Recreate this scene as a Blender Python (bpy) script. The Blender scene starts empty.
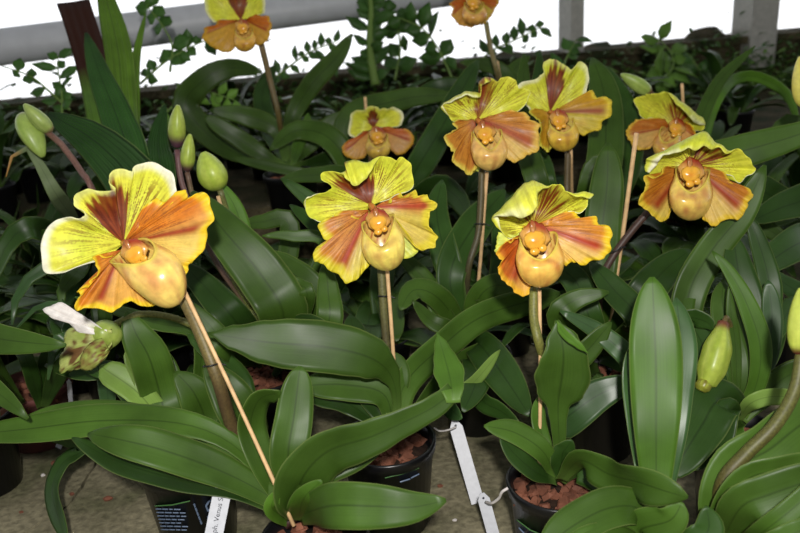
import bpy, bmesh, math, random
from mathutils import Vector, Matrix, noise
random.seed(11)
rnd = random.uniform
SC = bpy.context.scene
COL = SC.collection
TAU = math.tau

# ------------------------------------------------------------------ camera
H = 0.53
FPX = 778.0
pitch, roll = math.radians(20), math.radians(4)
r0 = Vector((1, 0, 0)); F = Vector((0, math.cos(pitch), -math.sin(pitch))); u0 = Vector((0, math.sin(pitch), math.cos(pitch)))
R = r0 * math.cos(roll) - u0 * math.sin(roll)
U = r0 * math.sin(roll) + u0 * math.cos(roll)
CAMP = Vector((0, 0, H))
cam = bpy.data.objects.new('camera', bpy.data.cameras.new('camera'))
COL.objects.link(cam)
cam.matrix_world = Matrix((
    (R.x, U.x, -F.x, CAMP.x), (R.y, U.y, -F.y, CAMP.y), (R.z, U.z, -F.z, CAMP.z), (0, 0, 0, 1)))
cam.data.sensor_width = 36; cam.data.lens = FPX * 36 / 800; cam.data.clip_start = 0.01
SC.camera = cam
cam.data.dof.use_dof = True; cam.data.dof.focus_distance = 0.74; cam.data.dof.aperture_fstop = 7.5

def ray(px, py): return F + R * ((px - 400) / FPX) - U * ((py - 266.5) / FPX)
def P(px, py, d):
    """real point seen at this spot of the photograph: distance d, or height -d when d is negative"""
    v = ray(px, py)
    if d < 0: d = (-d - H) / v.z
    return CAMP + v * d
def DZ(px, py, z): return (z - H) / ray(px, py).z

# ------------------------------------------------------------------ splines
def cr(p0, p1, p2, p3, t):
    t2 = t * t; t3 = t2 * t
    return ((p1 * 2) + (p2 - p0) * t + (p0 * 2 - p1 * 5 + p2 * 4 - p3) * t2 + (p1 * 3 - p0 - p2 * 3 + p3) * t3) * 0.5
def spline(pts, n):
    m = len(pts) - 1; out = []
    if m == 0: return [pts[0]] * (n + 1)
    for i in range(n + 1):
        x = i / n * m; k = min(int(x), m - 1); t = x - k
        a = pts[k - 1] if k > 0 else pts[0] * 2 - pts[1]
        b = pts[k + 2] if k + 2 <= m else pts[m] * 2 - pts[m - 1]
        out.append(cr(a, pts[k], pts[k + 1], b, t))
    return out
def arcspline(pts, n):
    d = spline(pts, n * 6); L = [0]
    for i in range(1, len(d)): L.append(L[-1] + (d[i] - d[i - 1]).length)
    out = []; k = 0
    for i in range(n + 1):
        s = L[-1] * i / n
        while k < len(L) - 2 and L[k + 1] < s: k += 1
        seg = L[k + 1] - L[k]
        out.append(d[k].lerp(d[k + 1], (s - L[k]) / seg if seg > 1e-9 else 0))
    return out
def sst(a, b, x):
    t = max(0, min(1, (x - a) / (b - a))); return t * t * (3 - 2 * t)
def lerp(a, b, t): return a + (b - a) * t
def mixc(a, b, t):
    t = max(0, min(1, t)); return tuple(a[i] + (b[i] - a[i]) * t for i in range(3))
def lin(c):
    return tuple(((x / 255) / 12.92 if x <= 10.3 else (((x / 255) + 0.055) / 1.055) ** 2.4) for x in c)

# ------------------------------------------------------------------ objects
def thing(name, label, cat, loc, group=None):
    o = bpy.data.objects.new(name, None); COL.objects.link(o); o.location = loc; o.empty_display_size = .03
    o['label'] = label; o['category'] = cat
    if group: o['group'] = group
    return o
def origin(o):
    v = Vector((0, 0, 0))
    while o is not None: v += o.location; o = o.parent
    return v
def mesh(name, verts, faces, mat, parent=None, uvs=None, cols=None, smooth=True):
    me = bpy.data.meshes.new(name)
    off = origin(parent)
    me.from_pydata([tuple(v - off) for v in verts], [], faces)
    if uvs:
        l = me.uv_layers.new(name='UVMap')
        l.data.foreach_set('uv', [c for lp in me.loops for c in uvs[lp.vertex_index]])
    if cols:
        a = me.color_attributes.new('Tint', 'FLOAT_COLOR', 'POINT')
        a.data.foreach_set('color', [c for k in cols for c in (k if len(k) == 4 else (*k, 0.0))])
    if smooth: me.polygons.foreach_set('use_smooth', [True] * len(me.polygons))
    me.materials.append(mat); me.update()
    o = bpy.data.objects.new(name, me); COL.objects.link(o)
    if parent: o.parent = parent
    return o
def grid_faces(nu, nv, closed=False):
    f = []; w = nu if closed else nu + 1
    for j in range(nv):
        for i in range(nu):
            a = j * w + i; b = j * w + (i + 1) % w
            f.append((a, b, b + w, a + w))
    return f

# ------------------------------------------------------------------ materials
def nt(name):
    m = bpy.data.materials.new(name); m.use_nodes = True
    t = m.node_tree; return m, t, t.nodes, t.links, t.nodes['Principled BSDF']
def noise_node(N, L, scale, vec=None, detail=4):
    n = N.new('ShaderNodeTexNoise'); n.inputs['Scale'].default_value = scale; n.inputs['Detail'].default_value = detail
    if vec: L.new(vec, n.inputs['Vector'])
    return n
def ramp(N, L, fac, stops):
    r = N.new('ShaderNodeValToRGB'); e = r.color_ramp.elements
    while len(e) < len(stops): e.new(0.5)
    for k, (p, c) in enumerate(stops): e[k].position = p; e[k].color = (*c, 1)
    L.new(fac, r.inputs['Fac']); return r
def mixn(N, L, fac, a, b, mode='MIX'):
    m = N.new('ShaderNodeMix'); m.data_type = 'RGBA'; m.blend_type = mode
    for s, v in ((0, fac), (6, a), (7, b)):
        if hasattr(v, 'default_value') or hasattr(v, 'is_output'): L.new(v, m.inputs[s])
        elif isinstance(v, tuple): m.inputs[s].default_value = (*v, 1)
        else: m.inputs[s].default_value = v
    return m.outputs[2]
def math_(N, L, op, a, b=None, clamp=False):
    m = N.new('ShaderNodeMath'); m.operation = op; m.use_clamp = clamp
    for s, v in ((0, a), (1, b)):
        if v is None: continue
        if hasattr(v, 'is_output'): L.new(v, m.inputs[s])
        else: m.inputs[s].default_value = v
    return m.outputs[0]
def bump(N, L, B, h, strength, dist=0.001):
    b = N.new('ShaderNodeBump'); b.inputs['Strength'].default_value = strength; b.inputs['Distance'].default_value = dist
    L.new(h, b.inputs['Height']); L.new(b.outputs[0], B.inputs['Normal'])

def plain(name, c, rough=.5, var=.25, scale=60, spec=.5, bumps=0.2, metal=0):
    m, t, N, L, B = nt(name)
    tc = N.new('ShaderNodeTexCoord'); n = noise_node(N, L, scale, tc.outputs['Object'])
    c = lin(c); d = tuple(x * (1 - var) for x in c); e = tuple(min(1, x * (1 + var)) for x in c)
    r = ramp(N, L, n.outputs['Fac'], [(.3, d), (.7, e)])
    L.new(r.outputs[0], B.inputs['Base Color']); B.inputs['Roughness'].default_value = rough
    B.inputs['Specular IOR Level'].default_value = spec; B.inputs['Metallic'].default_value = metal
    if bumps: bump(N, L, B, n.outputs['Fac'], bumps)
    return m

def leaf_mat(name, c, back, rough=.42, pleat=0, blotch=None, coat=.06, bt=.66):
    m, t, N, L, B = nt(name)
    uv = N.new('ShaderNodeUVMap'); sep = N.new('ShaderNodeSeparateXYZ'); L.new(uv.outputs[0], sep.inputs[0])
    tc = N.new('ShaderNodeTexCoord'); oi = N.new('ShaderNodeObjectInfo')
    n1 = noise_node(N, L, 22, tc.outputs['Object'])
    mp = N.new('ShaderNodeMapping'); mp.inputs['Scale'].default_value = (34, 1.5, 1); L.new(uv.outputs[0], mp.inputs[0])
    n2 = noise_node(N, L, 1.5, mp.outputs[0], 2)
    c = lin(c); base = ramp(N, L, n1.outputs['Fac'], [(.3, tuple(x * .74 for x in c)), (.72, tuple(x * 1.25 for x in c))]).outputs[0]
    # individual leaf brightness
    hv = N.new('ShaderNodeHueSaturation')
    rv = math_(N, L, 'MULTIPLY_ADD', oi.outputs['Random'], .5); N_ = rv.node; N_.inputs[2].default_value = .78
    L.new(rv, hv.inputs['Value']); L.new(base, hv.inputs['Color']); base = hv.outputs[0]
    vein = ramp(N, L, n2.outputs['Fac'], [(.35, (.72, .74, .72)), (.65, (1.15, 1.15, 1.1))]).outputs[0]
    base = mixn(N, L, .8 if pleat else .28, base, vein, 'MULTIPLY')
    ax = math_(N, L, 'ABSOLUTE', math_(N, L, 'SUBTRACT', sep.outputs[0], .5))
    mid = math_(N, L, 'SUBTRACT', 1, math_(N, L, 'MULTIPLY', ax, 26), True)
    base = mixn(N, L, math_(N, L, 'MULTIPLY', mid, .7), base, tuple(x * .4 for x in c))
    edge = math_(N, L, 'MULTIPLY', math_(N, L, 'SUBTRACT', ax, .465), 28, True)
    base = mixn(N, L, math_(N, L, 'MULTIPLY', edge, .35), base, lin((150, 165, 95)))
    # paler sheath near the base of the leaf
    sh = math_(N, L, 'SUBTRACT', 1, math_(N, L, 'MULTIPLY', sep.outputs[1], 5), True)
    base = mixn(N, L, math_(N, L, 'MULTIPLY', sh, .4), base, lin((125, 160, 75)))
    if blotch:
        bn = noise_node(N, L, 30, tc.outputs['Object'])
        k = math_(N, L, 'ADD', math_(N, L, 'MULTIPLY', math_(N, L, 'SUBTRACT', sep.outputs[1], bt), 9), math_(N, L, 'SUBTRACT', bn.outputs['Fac'], .5), True)
        base = mixn(N, L, k, base, lin(blotch))
    L.new(base, B.inputs['Base Color'])
    B.inputs['Roughness'].default_value = rough
    rr = ramp(N, L, n1.outputs['Fac'], [(.2, (rough - .06,) * 3), (.8, (rough + .12,) * 3)]); L.new(rr.outputs[0], B.inputs['Roughness'])
    B.inputs['Specular IOR Level'].default_value = .24
    B.inputs['Coat Weight'].default_value = coat; B.inputs['Coat Roughness'].default_value = .3
    hgt = n2.outputs['Fac']
    if pleat:
        hgt = math_(N, L, 'SINE', math_(N, L, 'MULTIPLY', sep.outputs[0], pleat * TAU))
        bump(N, L, B, hgt, .6, .0025)
    else: bump(N, L, B, hgt, .08, .0008)
    tr = N.new('ShaderNodeBsdfTranslucent'); L.new(base, tr.inputs['Color'])
    mx = N.new('ShaderNodeMixShader'); mx.inputs[0].default_value = .16
    L.new(B.outputs[0], mx.inputs[1]); L.new(tr.outputs[0], mx.inputs[2]); L.new(mx.outputs[0], N['Material Output'].inputs[0])
    return m

def tint_mat(name, rough=.38, trans=.2, sub=0, coat=.1, nscale=180, amount=.12, streak=False, spec=.5):
    m, t, N, L, B = nt(name)
    a = N.new('ShaderNodeAttribute'); a.attribute_name = 'Tint'; B.inputs['Specular IOR Level'].default_value = spec
    tc = N.new('ShaderNodeTexCoord'); n = noise_node(N, L, nscale, tc.outputs['Object'])
    r = ramp(N, L, n.outputs['Fac'], [(.3, (1 - amount,) * 3), (.7, (1 + amount,) * 3)])
    c = mixn(N, L, 1.0, a.outputs['Color'], r.outputs[0], 'MULTIPLY')
    if streak:
        uv = N.new('ShaderNodeUVMap'); mp = N.new('ShaderNodeMapping'); mp.inputs['Scale'].default_value = (95, 3, 1); L.new(uv.outputs[0], mp.inputs[0])
        n3 = noise_node(N, L, 1, mp.outputs[0], 2); r3 = ramp(N, L, n3.outputs['Fac'], [(.3, (.8, .72, .66)), (.62, (1.1, 1.1, 1.1))])
        c = mixn(N, L, .45, c, r3.outputs[0], 'MULTIPLY')
        m4 = N.new('ShaderNodeMapping'); m4.inputs['Scale'].default_value = (120, 2.2, 1); L.new(uv.outputs[0], m4.inputs[0])
        m5 = N.new('ShaderNodeMapping'); m5.inputs['Scale'].default_value = (110, 30, 1); L.new(uv.outputs[0], m5.inputs[0])
        n4 = noise_node(N, L, 1, m4.outputs[0], 1); n5 = noise_node(N, L, 1, m5.outputs[0], 1)
        k = math_(N, L, 'ADD', n4.outputs['Fac'], math_(N, L, 'MULTIPLY', math_(N, L, 'SUBTRACT', n5.outputs['Fac'], .5), .35))
        k = math_(N, L, 'MULTIPLY', math_(N, L, 'SUBTRACT', k, .5), 11, True)
        k = math_(N, L, 'MULTIPLY', k, a.outputs['Alpha'])
        c = mixn(N, L, k, c, lin((120, 50, 20)))
    L.new(c, B.inputs['Base Color']); B.inputs['Roughness'].default_value = rough
    B.inputs['Coat Weight'].default_value = coat; B.inputs['Coat Roughness'].default_value = .22
    bump(N, L, B, n.outputs['Fac'], .12, .0008)
    if trans:
        tr = N.new('ShaderNodeBsdfTranslucent'); L.new(c, tr.inputs['Color'])
        mx = N.new('ShaderNodeMixShader'); mx.inputs[0].default_value = trans
        L.new(B.outputs[0], mx.inputs[1]); L.new(tr.outputs[0], mx.inputs[2]); L.new(mx.outputs[0], N['Material Output'].inputs[0])
    return m

M = {}
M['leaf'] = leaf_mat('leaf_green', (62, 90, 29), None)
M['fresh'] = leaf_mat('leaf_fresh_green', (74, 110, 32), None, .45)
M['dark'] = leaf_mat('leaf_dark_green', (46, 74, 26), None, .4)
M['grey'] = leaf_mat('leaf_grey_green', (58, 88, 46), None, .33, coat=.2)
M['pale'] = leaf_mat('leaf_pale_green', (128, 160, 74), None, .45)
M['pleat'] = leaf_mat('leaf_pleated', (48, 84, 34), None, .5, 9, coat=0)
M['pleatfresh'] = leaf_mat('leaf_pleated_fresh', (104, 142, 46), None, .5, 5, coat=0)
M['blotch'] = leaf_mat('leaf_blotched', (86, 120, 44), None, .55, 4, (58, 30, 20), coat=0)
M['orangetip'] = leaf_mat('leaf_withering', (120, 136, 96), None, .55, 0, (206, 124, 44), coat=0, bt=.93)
M['petal'] = tint_mat('petal_tissue', .5, .12, coat=.05, streak=True, spec=.28)
M['pouch'] = tint_mat('pouch_tissue', .26, .06, coat=.35)
M['bud'] = tint_mat('bud_tissue', .4, .05)
M['stem'] = tint_mat('stem_tissue', .5, 0, coat=0, nscale=500, amount=.3)
M['stake'] = plain('bamboo_cane', (216, 178, 128), .55, .18, 120)
M['wire'] = plain('black_wire_tie', (22, 22, 24), .4, .1)
M['pot'] = plain('black_plastic', (17, 17, 19), .3, .2, 40, .5, .05)
M['terracotta'] = plain('terracotta', (104, 58, 52), .8, .2, 50)
M['soil'] = plain('potting_soil', (44, 30, 22), .95, .5, 160, .2, .8)
M['bark'] = plain('bark_chip', (116, 72, 54), .75, .45, 45, .3, .6)
M['tag'] = plain('plastic_tag', (196, 198, 204), .45, .06, 200)
M['print'] = plain('grey_print', (100, 116, 140), .5, .05, bumps=0)
M['ink'] = plain('dark_ink', (40, 44, 52), .5, .05, bumps=0)
M['greenprint'] = plain('green_print', (66, 110, 56), .5, .05, bumps=0)
M['string'] = plain('white_string', (206, 200, 196), .8, .15, 300)
M['weed'] = leaf_mat('weed_green', (66, 104, 44), None, .45)
M['weedlight'] = leaf_mat('weed_light_green', (104, 144, 56), None, .45)

# ------------------------------------------------------------------ plants: leaf
def sheet(pts, width, view=True, tw=0, fold=.25, tip=.7, wb=.4, n=26, cup=0, thick=.0009, side=None, wave=.07, cut=False, peak=.55, wf=None):
    """solid strap leaf along points: returns verts, faces, uvs. width is half the leaf blade in metres."""
    c = arcspline(pts, n); V = []; UV = []; K = 8
    ph = rnd(0, 6)
    for j, p in enumerate(c):
        t = j / n
        T = (c[min(n, j + 1)] - c[max(0, j - 1)]).normalized()
        if view: S = T.cross(p - CAMP)
        else: S = T.cross(Vector((0, 0, 1)))
        if side is not None: S = side - T * side.dot(T)
        if S.length < 1e-5: S = Vector((1, 0, 0))
        S.normalize(); Nn = S.cross(T).normalized()
        if view and Nn.dot(CAMP - p) < 0: Nn = -Nn
        if not view and Nn.z < 0: Nn = -Nn
        a = tw[0] + (tw[1] - tw[0]) * t if isinstance(tw, tuple) else tw
        S, Nn = S * math.cos(a) + Nn * math.sin(a), Nn * math.cos(a) - S * math.sin(a)
        w = lerp(wb, 1, sst(0, peak, t)) * (1 + .04 * math.sin(t * 9 + ph))
        if not cut:
            q = max(0, (t - (1 - tip)) / tip); w *= max(.02, (1 - q ** 2.6)) ** .62
        if wf:
            x = t * (len(wf) - 1); k0 = min(int(x), len(wf) - 2); w = lerp(wf[k0], wf[k0 + 1], sst(0, 1, x - k0))
        w *= width
        f = fold * (1.5 - t)
        row = []
        for i in range(K + 1):
            u = i / K * 2 - 1
            lift = f * (abs(u) ** 1.3) * w * .75 + wave * w * math.sin(t * 17 + ph + (1.6 if u > 0 else 0)) * abs(u) ** 2 * sst(0, .3, t)
            lift -= cup * w * u * u
            row.append((p + S * (u * w) + Nn * lift, u, Nn, 1 - .75 * u * u))
        for q, u, nn, th in row: V.append(q + nn * thick * th); UV.append((u * .5 + .5, t))
        for q, u, nn, th in reversed(row): V.append(q - nn * thick * th); UV.append((u * .5 + .5, t))
    W = 2 * (K + 1)
    Fc = grid_faces(W, n, True)
    Fc.append(tuple(range(W - 1, -1, -1))); Fc.append(tuple(n * W + i for i in range(W)))
    return V, Fc, UV
def leaf(parent, mat, wpx, pts, **k):
    """wpx: apparent full width in the photograph; pts (px, py, distance or -height)"""
    W = [P(*p) for p in pts]
    mid = W[len(W) // 2]; d = (mid - CAMP).dot(F)
    V, Fc, UV = sheet(W, wpx * .5 * d / FPX * k.pop('ws', 1.0), **k)
    return mesh('leaf', V, Fc, M[mat], parent, UV)

# ------------------------------------------------------------------ tubes, blobs, lathes
def tube(pts, rad, n=24, k=8, cols=None):
    c = arcspline(pts, n); V = []; C = []
    ref = Vector((.3, .2, 1)).normalized(); pS = None
    for j, p in enumerate(c):
        T = (c[min(n, j + 1)] - c[max(0, j - 1)]).normalized()
        S = pS - T * pS.dot(T) if pS else T.cross(ref)
        if S.length < 1e-4: S = T.cross(Vector((1, 0, 0)))
        S.normalize(); pS = S; B = T.cross(S)
        r = rad(j / n) if callable(rad) else rad
        for i in range(k):
            a = i / k * TAU; V.append(p + (S * math.cos(a) + B * math.sin(a)) * r)
            if cols: C.append(cols(j / n, i / k))
    Fc = grid_faces(k, n, True); Fc.append(tuple(range(k - 1, -1, -1))); Fc.append(tuple(n * k + i for i in range(k)))
    return V, Fc, C
def merge(parts):
    V = []; Fc = []
    for v, f in parts:
        o = len(V); V += v; Fc += [tuple(i + o for i in q) for q in f]
    return V, Fc
def box(c, sx, sy, sz, ax=None):
    X, Y, Z = ax or (Vector((1, 0, 0)), Vector((0, 1, 0)), Vector((0, 0, 1)))
    V = [c + X * (sx * a / 2) + Y * (sy * b / 2) + Z * (sz * d / 2) for d in (-1, 1) for b in (-1, 1) for a in (-1, 1)]
    return V, [(0, 2, 3, 1), (4, 5, 7, 6), (0, 1, 5, 4), (2, 6, 7, 3), (0, 4, 6, 2), (1, 3, 7, 5)]
def stem_cols(a, b):
    a, b = lin(a), lin(b)
    def f(t, u):
        q = noise.noise(Vector((t * 9, u * 3, 1.7))) * .35
        return mixc(a, b, t * 1.5 + q)
    return f
def stem(parent, pts, rpx, name='flower_stem', ca=(92, 70, 42), cb=(120, 128, 56), r1=None):
    W = [P(*p) for p in pts]; d = (W[len(W) // 2] - CAMP).dot(F); r = rpx * d / FPX
    r2 = (r1 or rpx * .82) * d / FPX
    V, Fc, C = tube(W, lambda t: lerp(r, r2, t), 30, 10, stem_cols(ca, cb))
    return mesh(name, V, Fc, M['stem'], parent, cols=C)
def stake(parent, a, b, rpx=1.9):
    A, B = P(*a), P(*b); d = (A.lerp(B, .5) - CAMP).dot(F)
    V, Fc, _ = tube([A, A.lerp(B, .5) + Vector((.001, 0, 0)), B], rpx * d / FPX, 8, 8)
    return mesh('bamboo_stake', V, Fc, M['stake'], parent)
def tie(parent, px, py, d, wpx, rot=0):
    c = P(px, py, d); r = wpx * .5 * d / FPX; pts = []
    ax = R * math.cos(rot) + U * math.sin(rot)
    for i in range(17):
        a = i / 16 * TAU; pts.append(c + ax * (math.cos(a) * r) + F * (math.sin(a) * r))
    pts.append(pts[-1] + ax * r * .9 - U * r * .4)
    V, Fc, _ = tube(pts, .0007, 40, 6)
    return mesh('wire_tie', V, Fc, M['wire'], parent)
# ------------------------------------------------------------------ flowers
YG = lin((234, 234, 82)); YG2 = lin((212, 220, 62)); WHITE = lin((244, 244, 222)); MAR = lin((98, 38, 12)); MAR2 = lin((140, 62, 24))
OR = lin((218, 128, 44)); TAN = lin((238, 206, 110)); RED = lin((156, 48, 22)); YEL = lin((240, 206, 44)); ORV = lin((150, 52, 22)); OLV = lin((196, 186, 70))
PG = lin((196, 210, 96)); WHT = lin((245, 240, 235))
def nz(x, y, z=0): return noise.noise(Vector((x, y, z)))
def dorsal_col(sm=.5, wb=.13, rb=.72, white=.8, blotch=MAR, seed=0, veins=1, bo=.96, ws=.86):
    def f(s, r):
        c = mixc(YG, YG2, .5 + nz(s * 5, r * 3, seed))
        c = mixc(c, lin((222, 214, 60)), sst(.45, .1, r) * .4)
        a = abs(s - sm)
        lim = rb * (1 - (a / wb) ** 2 * .6) if a < wb * 1.4 else 0
        stre = nz(s * 52, r * 2.2, seed) * .26 + nz(s * 30, r * 4, seed + 3) * .1
        b = sst(lim + .06, lim - .1, r + stre) if lim > 0 else 0
        b *= sst(wb * 1.35, wb * .85, a + nz(s * 20, r * 5, seed) * .03)
        # spotted streaks left and right of the blotch
        v = nz(s * 50, r * 1.3, seed + 9)
        sp = nz(s * 50, r * 22, seed + 5)
        side = sst(wb * 3.6, wb * 1.2, a) * sst(rb * 1.0, rb * .62, r) * sst(.02, .16, r)
        vm = side * veins * .8
        c = mixc(c, mixc(blotch, MAR2, .5 + nz(s * 50, r * 3, seed) * 1.6), b * (bo + (1 - bo) * sst(-.1, .1, v)))
        wv = white * (.25 + .75 * sst(.12, .3, abs(s - .5)))
        w_ = ws if abs(s - .5) < .2 else .86
        e = sst(w_, w_ + .1, r + nz(s * 14, 0, seed) * .03) * wv
        return (*mixc(c, WHITE, e), max(0, vm * (1 - e), b * .5))
    return f
def petal_col(sm=.5, up=1, orange=OR, low=TAN, mid=RED, seed=0, edge=YEL, ew=.13, veins=1, midw=.022):
    orange = (orange[0] * .9, orange[1] * .98, orange[2] * .55); low = (low[0] * .98, low[1] * 1.08, low[2] * .95)
    def f(s, r):
        k = (sm - s) * up
        base = mixc(low, orange, sst(-.02, .07, k))
        base = mixc(base, mixc(low, lin((230, 160, 76)), .6), sst(0, -.35, k) * 0.15 + max(0, nz(s * 8, r * 4, seed)) * .45)
        v = nz(s * 52, r * 1.6, seed + 2)
        al = veins * lerp(.22, .6, sst(-.03, .05, k)) * sst(.92, .6, r)
        base = mixc(base, mid, math.exp(-((s - sm) / (midw * (1.6 - r * .5))) ** 2) * sst(.97, .8, r) * .95)
        base = mixc(base, mid, sst(.3, .05, r) * .6 * (1 if k > -.1 else .4))
        return (*mixc(base, edge, sst(1 - ew, 1 - ew * .3, r + nz(s * 12, 1, seed) * .04)), al)
    return f
def flat_col(c, c2, seed=0, edge=None):
    def f(s, r):
        q = mixc(c, c2, .5 + nz(s * 9, r * 6, seed) * 1.3)
        return mixc(q, edge, sst(.86, .97, r)) if edge else q
    return f
def petal(parent, name, D, base, out, dzb, dzo, colf, lip=None, ruf=2.2, cup=0, NU=200, NV=34, z0=0, thick=.0007, rk=9):
    """blade of a flower: base point, traced rim, depth of the rim towards the viewer in photograph units"""
    s = D / FPX; z0 += -4 if 'dorsal' in name else 2 if name == 'petal' else 0
    n = len(out)
    O = spline([Vector((x, y, 0)) for x, y in out], NU)
    dz = spline([Vector((v, 0, 0)) for v in (dzo if isinstance(dzo, (list, tuple)) else [dzo, dzo])], NU)
    if lip:
        LP = [Vector((0, 0, 0))] * n
        for k, (x, y, z) in lip.items(): LP[k] = Vector((x - out[k][0], y - out[k][1], z))
        LS = spline(LP, NU)
    V = []; C = []; UV = []
    B = Vector((base[0], base[1], 0))
    if 'dorsal' in name: ANCH[0] = (base[0], base[1], D, z0)
    for j in range(NV + 1):
        r = j / NV
        for i in range(NU + 1):
            u = i / NU
            rr = r if not lip else min(1, r / .8)
            q = B.lerp(O[i], .03 + .97 * rr)
            z = lerp(dzb, dz[i].x, rr ** 1.35) + cup * math.sin(math.pi * rr)
            # gentle frill: the rim sways back and forth
            z += ruf * (.55 * rr ** 3 * (math.sin(u * TAU * rk + n) + .5 * math.sin(u * TAU * rk * 2.3 + 1)) + .5 * rr ** 9 * math.sin(u * TAU * 17 + 2 * math.sin(u * 23))) * min(1, 8 * u, 8 * (1 - u))
            q += Vector((nz(u * 26, n, 1), nz(u * 26, n, 7), 0)) * (ruf * 1.1 * rr ** 8)
            if lip and r > .8:
                t = (r - .8) / .2; l = LS[i]
                q = q + Vector((l.x, l.y, 0)) * t
                z += l.z * math.sin(min(1, t * 1.4) * math.pi / 2)
            V.append(P(q.x, q.y, D - (z + z0) * s)); C.append(colf(u, r)); UV.append((u, r))
    o = mesh(name, V, grid_faces(NU, NV), M['petal'], parent, UV, C)
    m = o.modifiers.new('thickness', 'SOLIDIFY'); m.thickness = thick; m.offset = 0
    return o
def frame_pt(cx, cy, D, rot, yaw):
    s = D / FPX; cr_, sr = math.cos(rot), math.sin(rot); cyw, syw = math.cos(yaw), math.sin(yaw)
    def f(x, y, z):
        x, z = x * cyw + z * syw, z * cyw - x * syw
        x, y = x * cr_ - y * sr, x * sr + y * cr_
        return P(cx + x, cy - y, D - z * s)
    return f
ANCH = [None]
def pouch(parent, D, cx, cy, W, L, rot=0, yaw=0, opening=.62, dz=0, seed=0, c1=(222, 184, 92), c2=(214, 148, 84), ears=.16, dip=.14, toe=.95, vee=0):
    dz += W * .22; ears *= .75; dip *= .7; c1 = tuple(min(255, v * 1.16) for v in c1)
    """slipper: cx, cy centre of the mouth; W width, L length to the toe (photograph units)"""
    fp = frame_pt(cx, cy, D - dz * D / FPX, math.radians(rot), math.radians(yaw)); a1, a2 = lin(c1), lin(c2)
    inn, spot, rim = lin((224, 186, 96)), lin((170, 60, 36)), lin((226, 206, 84))
    V = []; C = []; K = 56; rows = 0
    def ring(a, b, y, z, til, v, inside):
        nonlocal rows; rows += 1
        for i in range(K):
            th = i / K * TAU
            x = a * math.sin(th) * (1 - .1 * sst(.3, 0, v) * abs(math.sin(th)) ** 4); zz = b * math.cos(th)
            top = (1 - v) ** 4
            yy = y - til * zz + ears * W * top * abs(math.sin(th)) ** 1.6
            yy -= dip * W * top * max(0, math.cos(th)) ** (6 if vee else 2)
            V.append(fp(x, yy, zz + z))
            if inside:
                q = sst(.05, .3, nz(math.sin(th) * 9, v * 22 + math.cos(th) * 9, seed))
                C.append(mixc(inn, spot, q * .8))
            else:
                q = nz(math.sin(th) * 2.2, v * 3 + math.cos(th) * 2, seed) + .25
                c = mixc(a1, a2, q * 1.2)
                vv = sst(.1, .35, nz(math.sin(th) * 14, v * 1.2, seed + 4)) * .3
                c = mixc(c, a2, vv)
                C.append(mixc(c, rim, sst(.1, 0, v) * .8))
    NO = 30
    for j in range(NO + 1):     # toe up to the mouth
        v = 1 - j / NO
        hw = .5 * lerp(.86, 1, sst(0, .4, v)) * max(0.0, 1 - v ** 3.4) ** .55
        til = opening * (1 - v) ** 2
        ring(max(.01, hw) * W, max(.01, hw) * W * .82, -L * v, .12 * W * math.sin(v * math.pi), til, v, False)
    ring(.435 * W, .355 * W, .02 * W, 0, opening, 0, False); ring(.40 * W, .325 * W, .015 * W, 0, opening, .01, False); ring(.385 * W, .31 * W, -.02 * W, 0, opening, .03, True)
    for j in range(1, 11):      # inner wall
        v = j / 16
        hw = .5 * lerp(.78, .84, sst(0, .3, v))
        ring(hw * W, hw * W * .8, -L * v, .1 * W * math.sin(v * math.pi), opening * (1 - v) ** 2, v, True)
    Fc = grid_faces(K, rows - 1, True)
    Fc.append(tuple(range(K - 1, -1, -1))); Fc.append(tuple((rows - 1) * K + i for i in range(K)))
    return mesh('pouch', V, Fc, M['pouch'], parent, cols=C)
def blob(fp, c, r, colf, sq=0, nu=20, nv=12, seed=0, lump=.05):
    V = []; C = []
    for j in range(nv + 1):
        ph = j / nv * math.pi
        for i in range(nu):
            th = i / nu * TAU
            x, y, z = math.sin(ph) * math.cos(th), math.cos(ph), math.sin(ph) * math.sin(th)
            k = 1 + lump * nz(x * 2 + seed, y * 2, z * 2)
            y2 = y - sq * (1 - x * x) * (1 if y > 0 else 0)
            V.append(fp(c[0] + r[0] * x * k, c[1] + r[1] * y2 * k, c[2] + r[2] * z * k)); C.append(colf(x, y, z))
    return V, grid_faces(nu, nv, True), C
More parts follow.
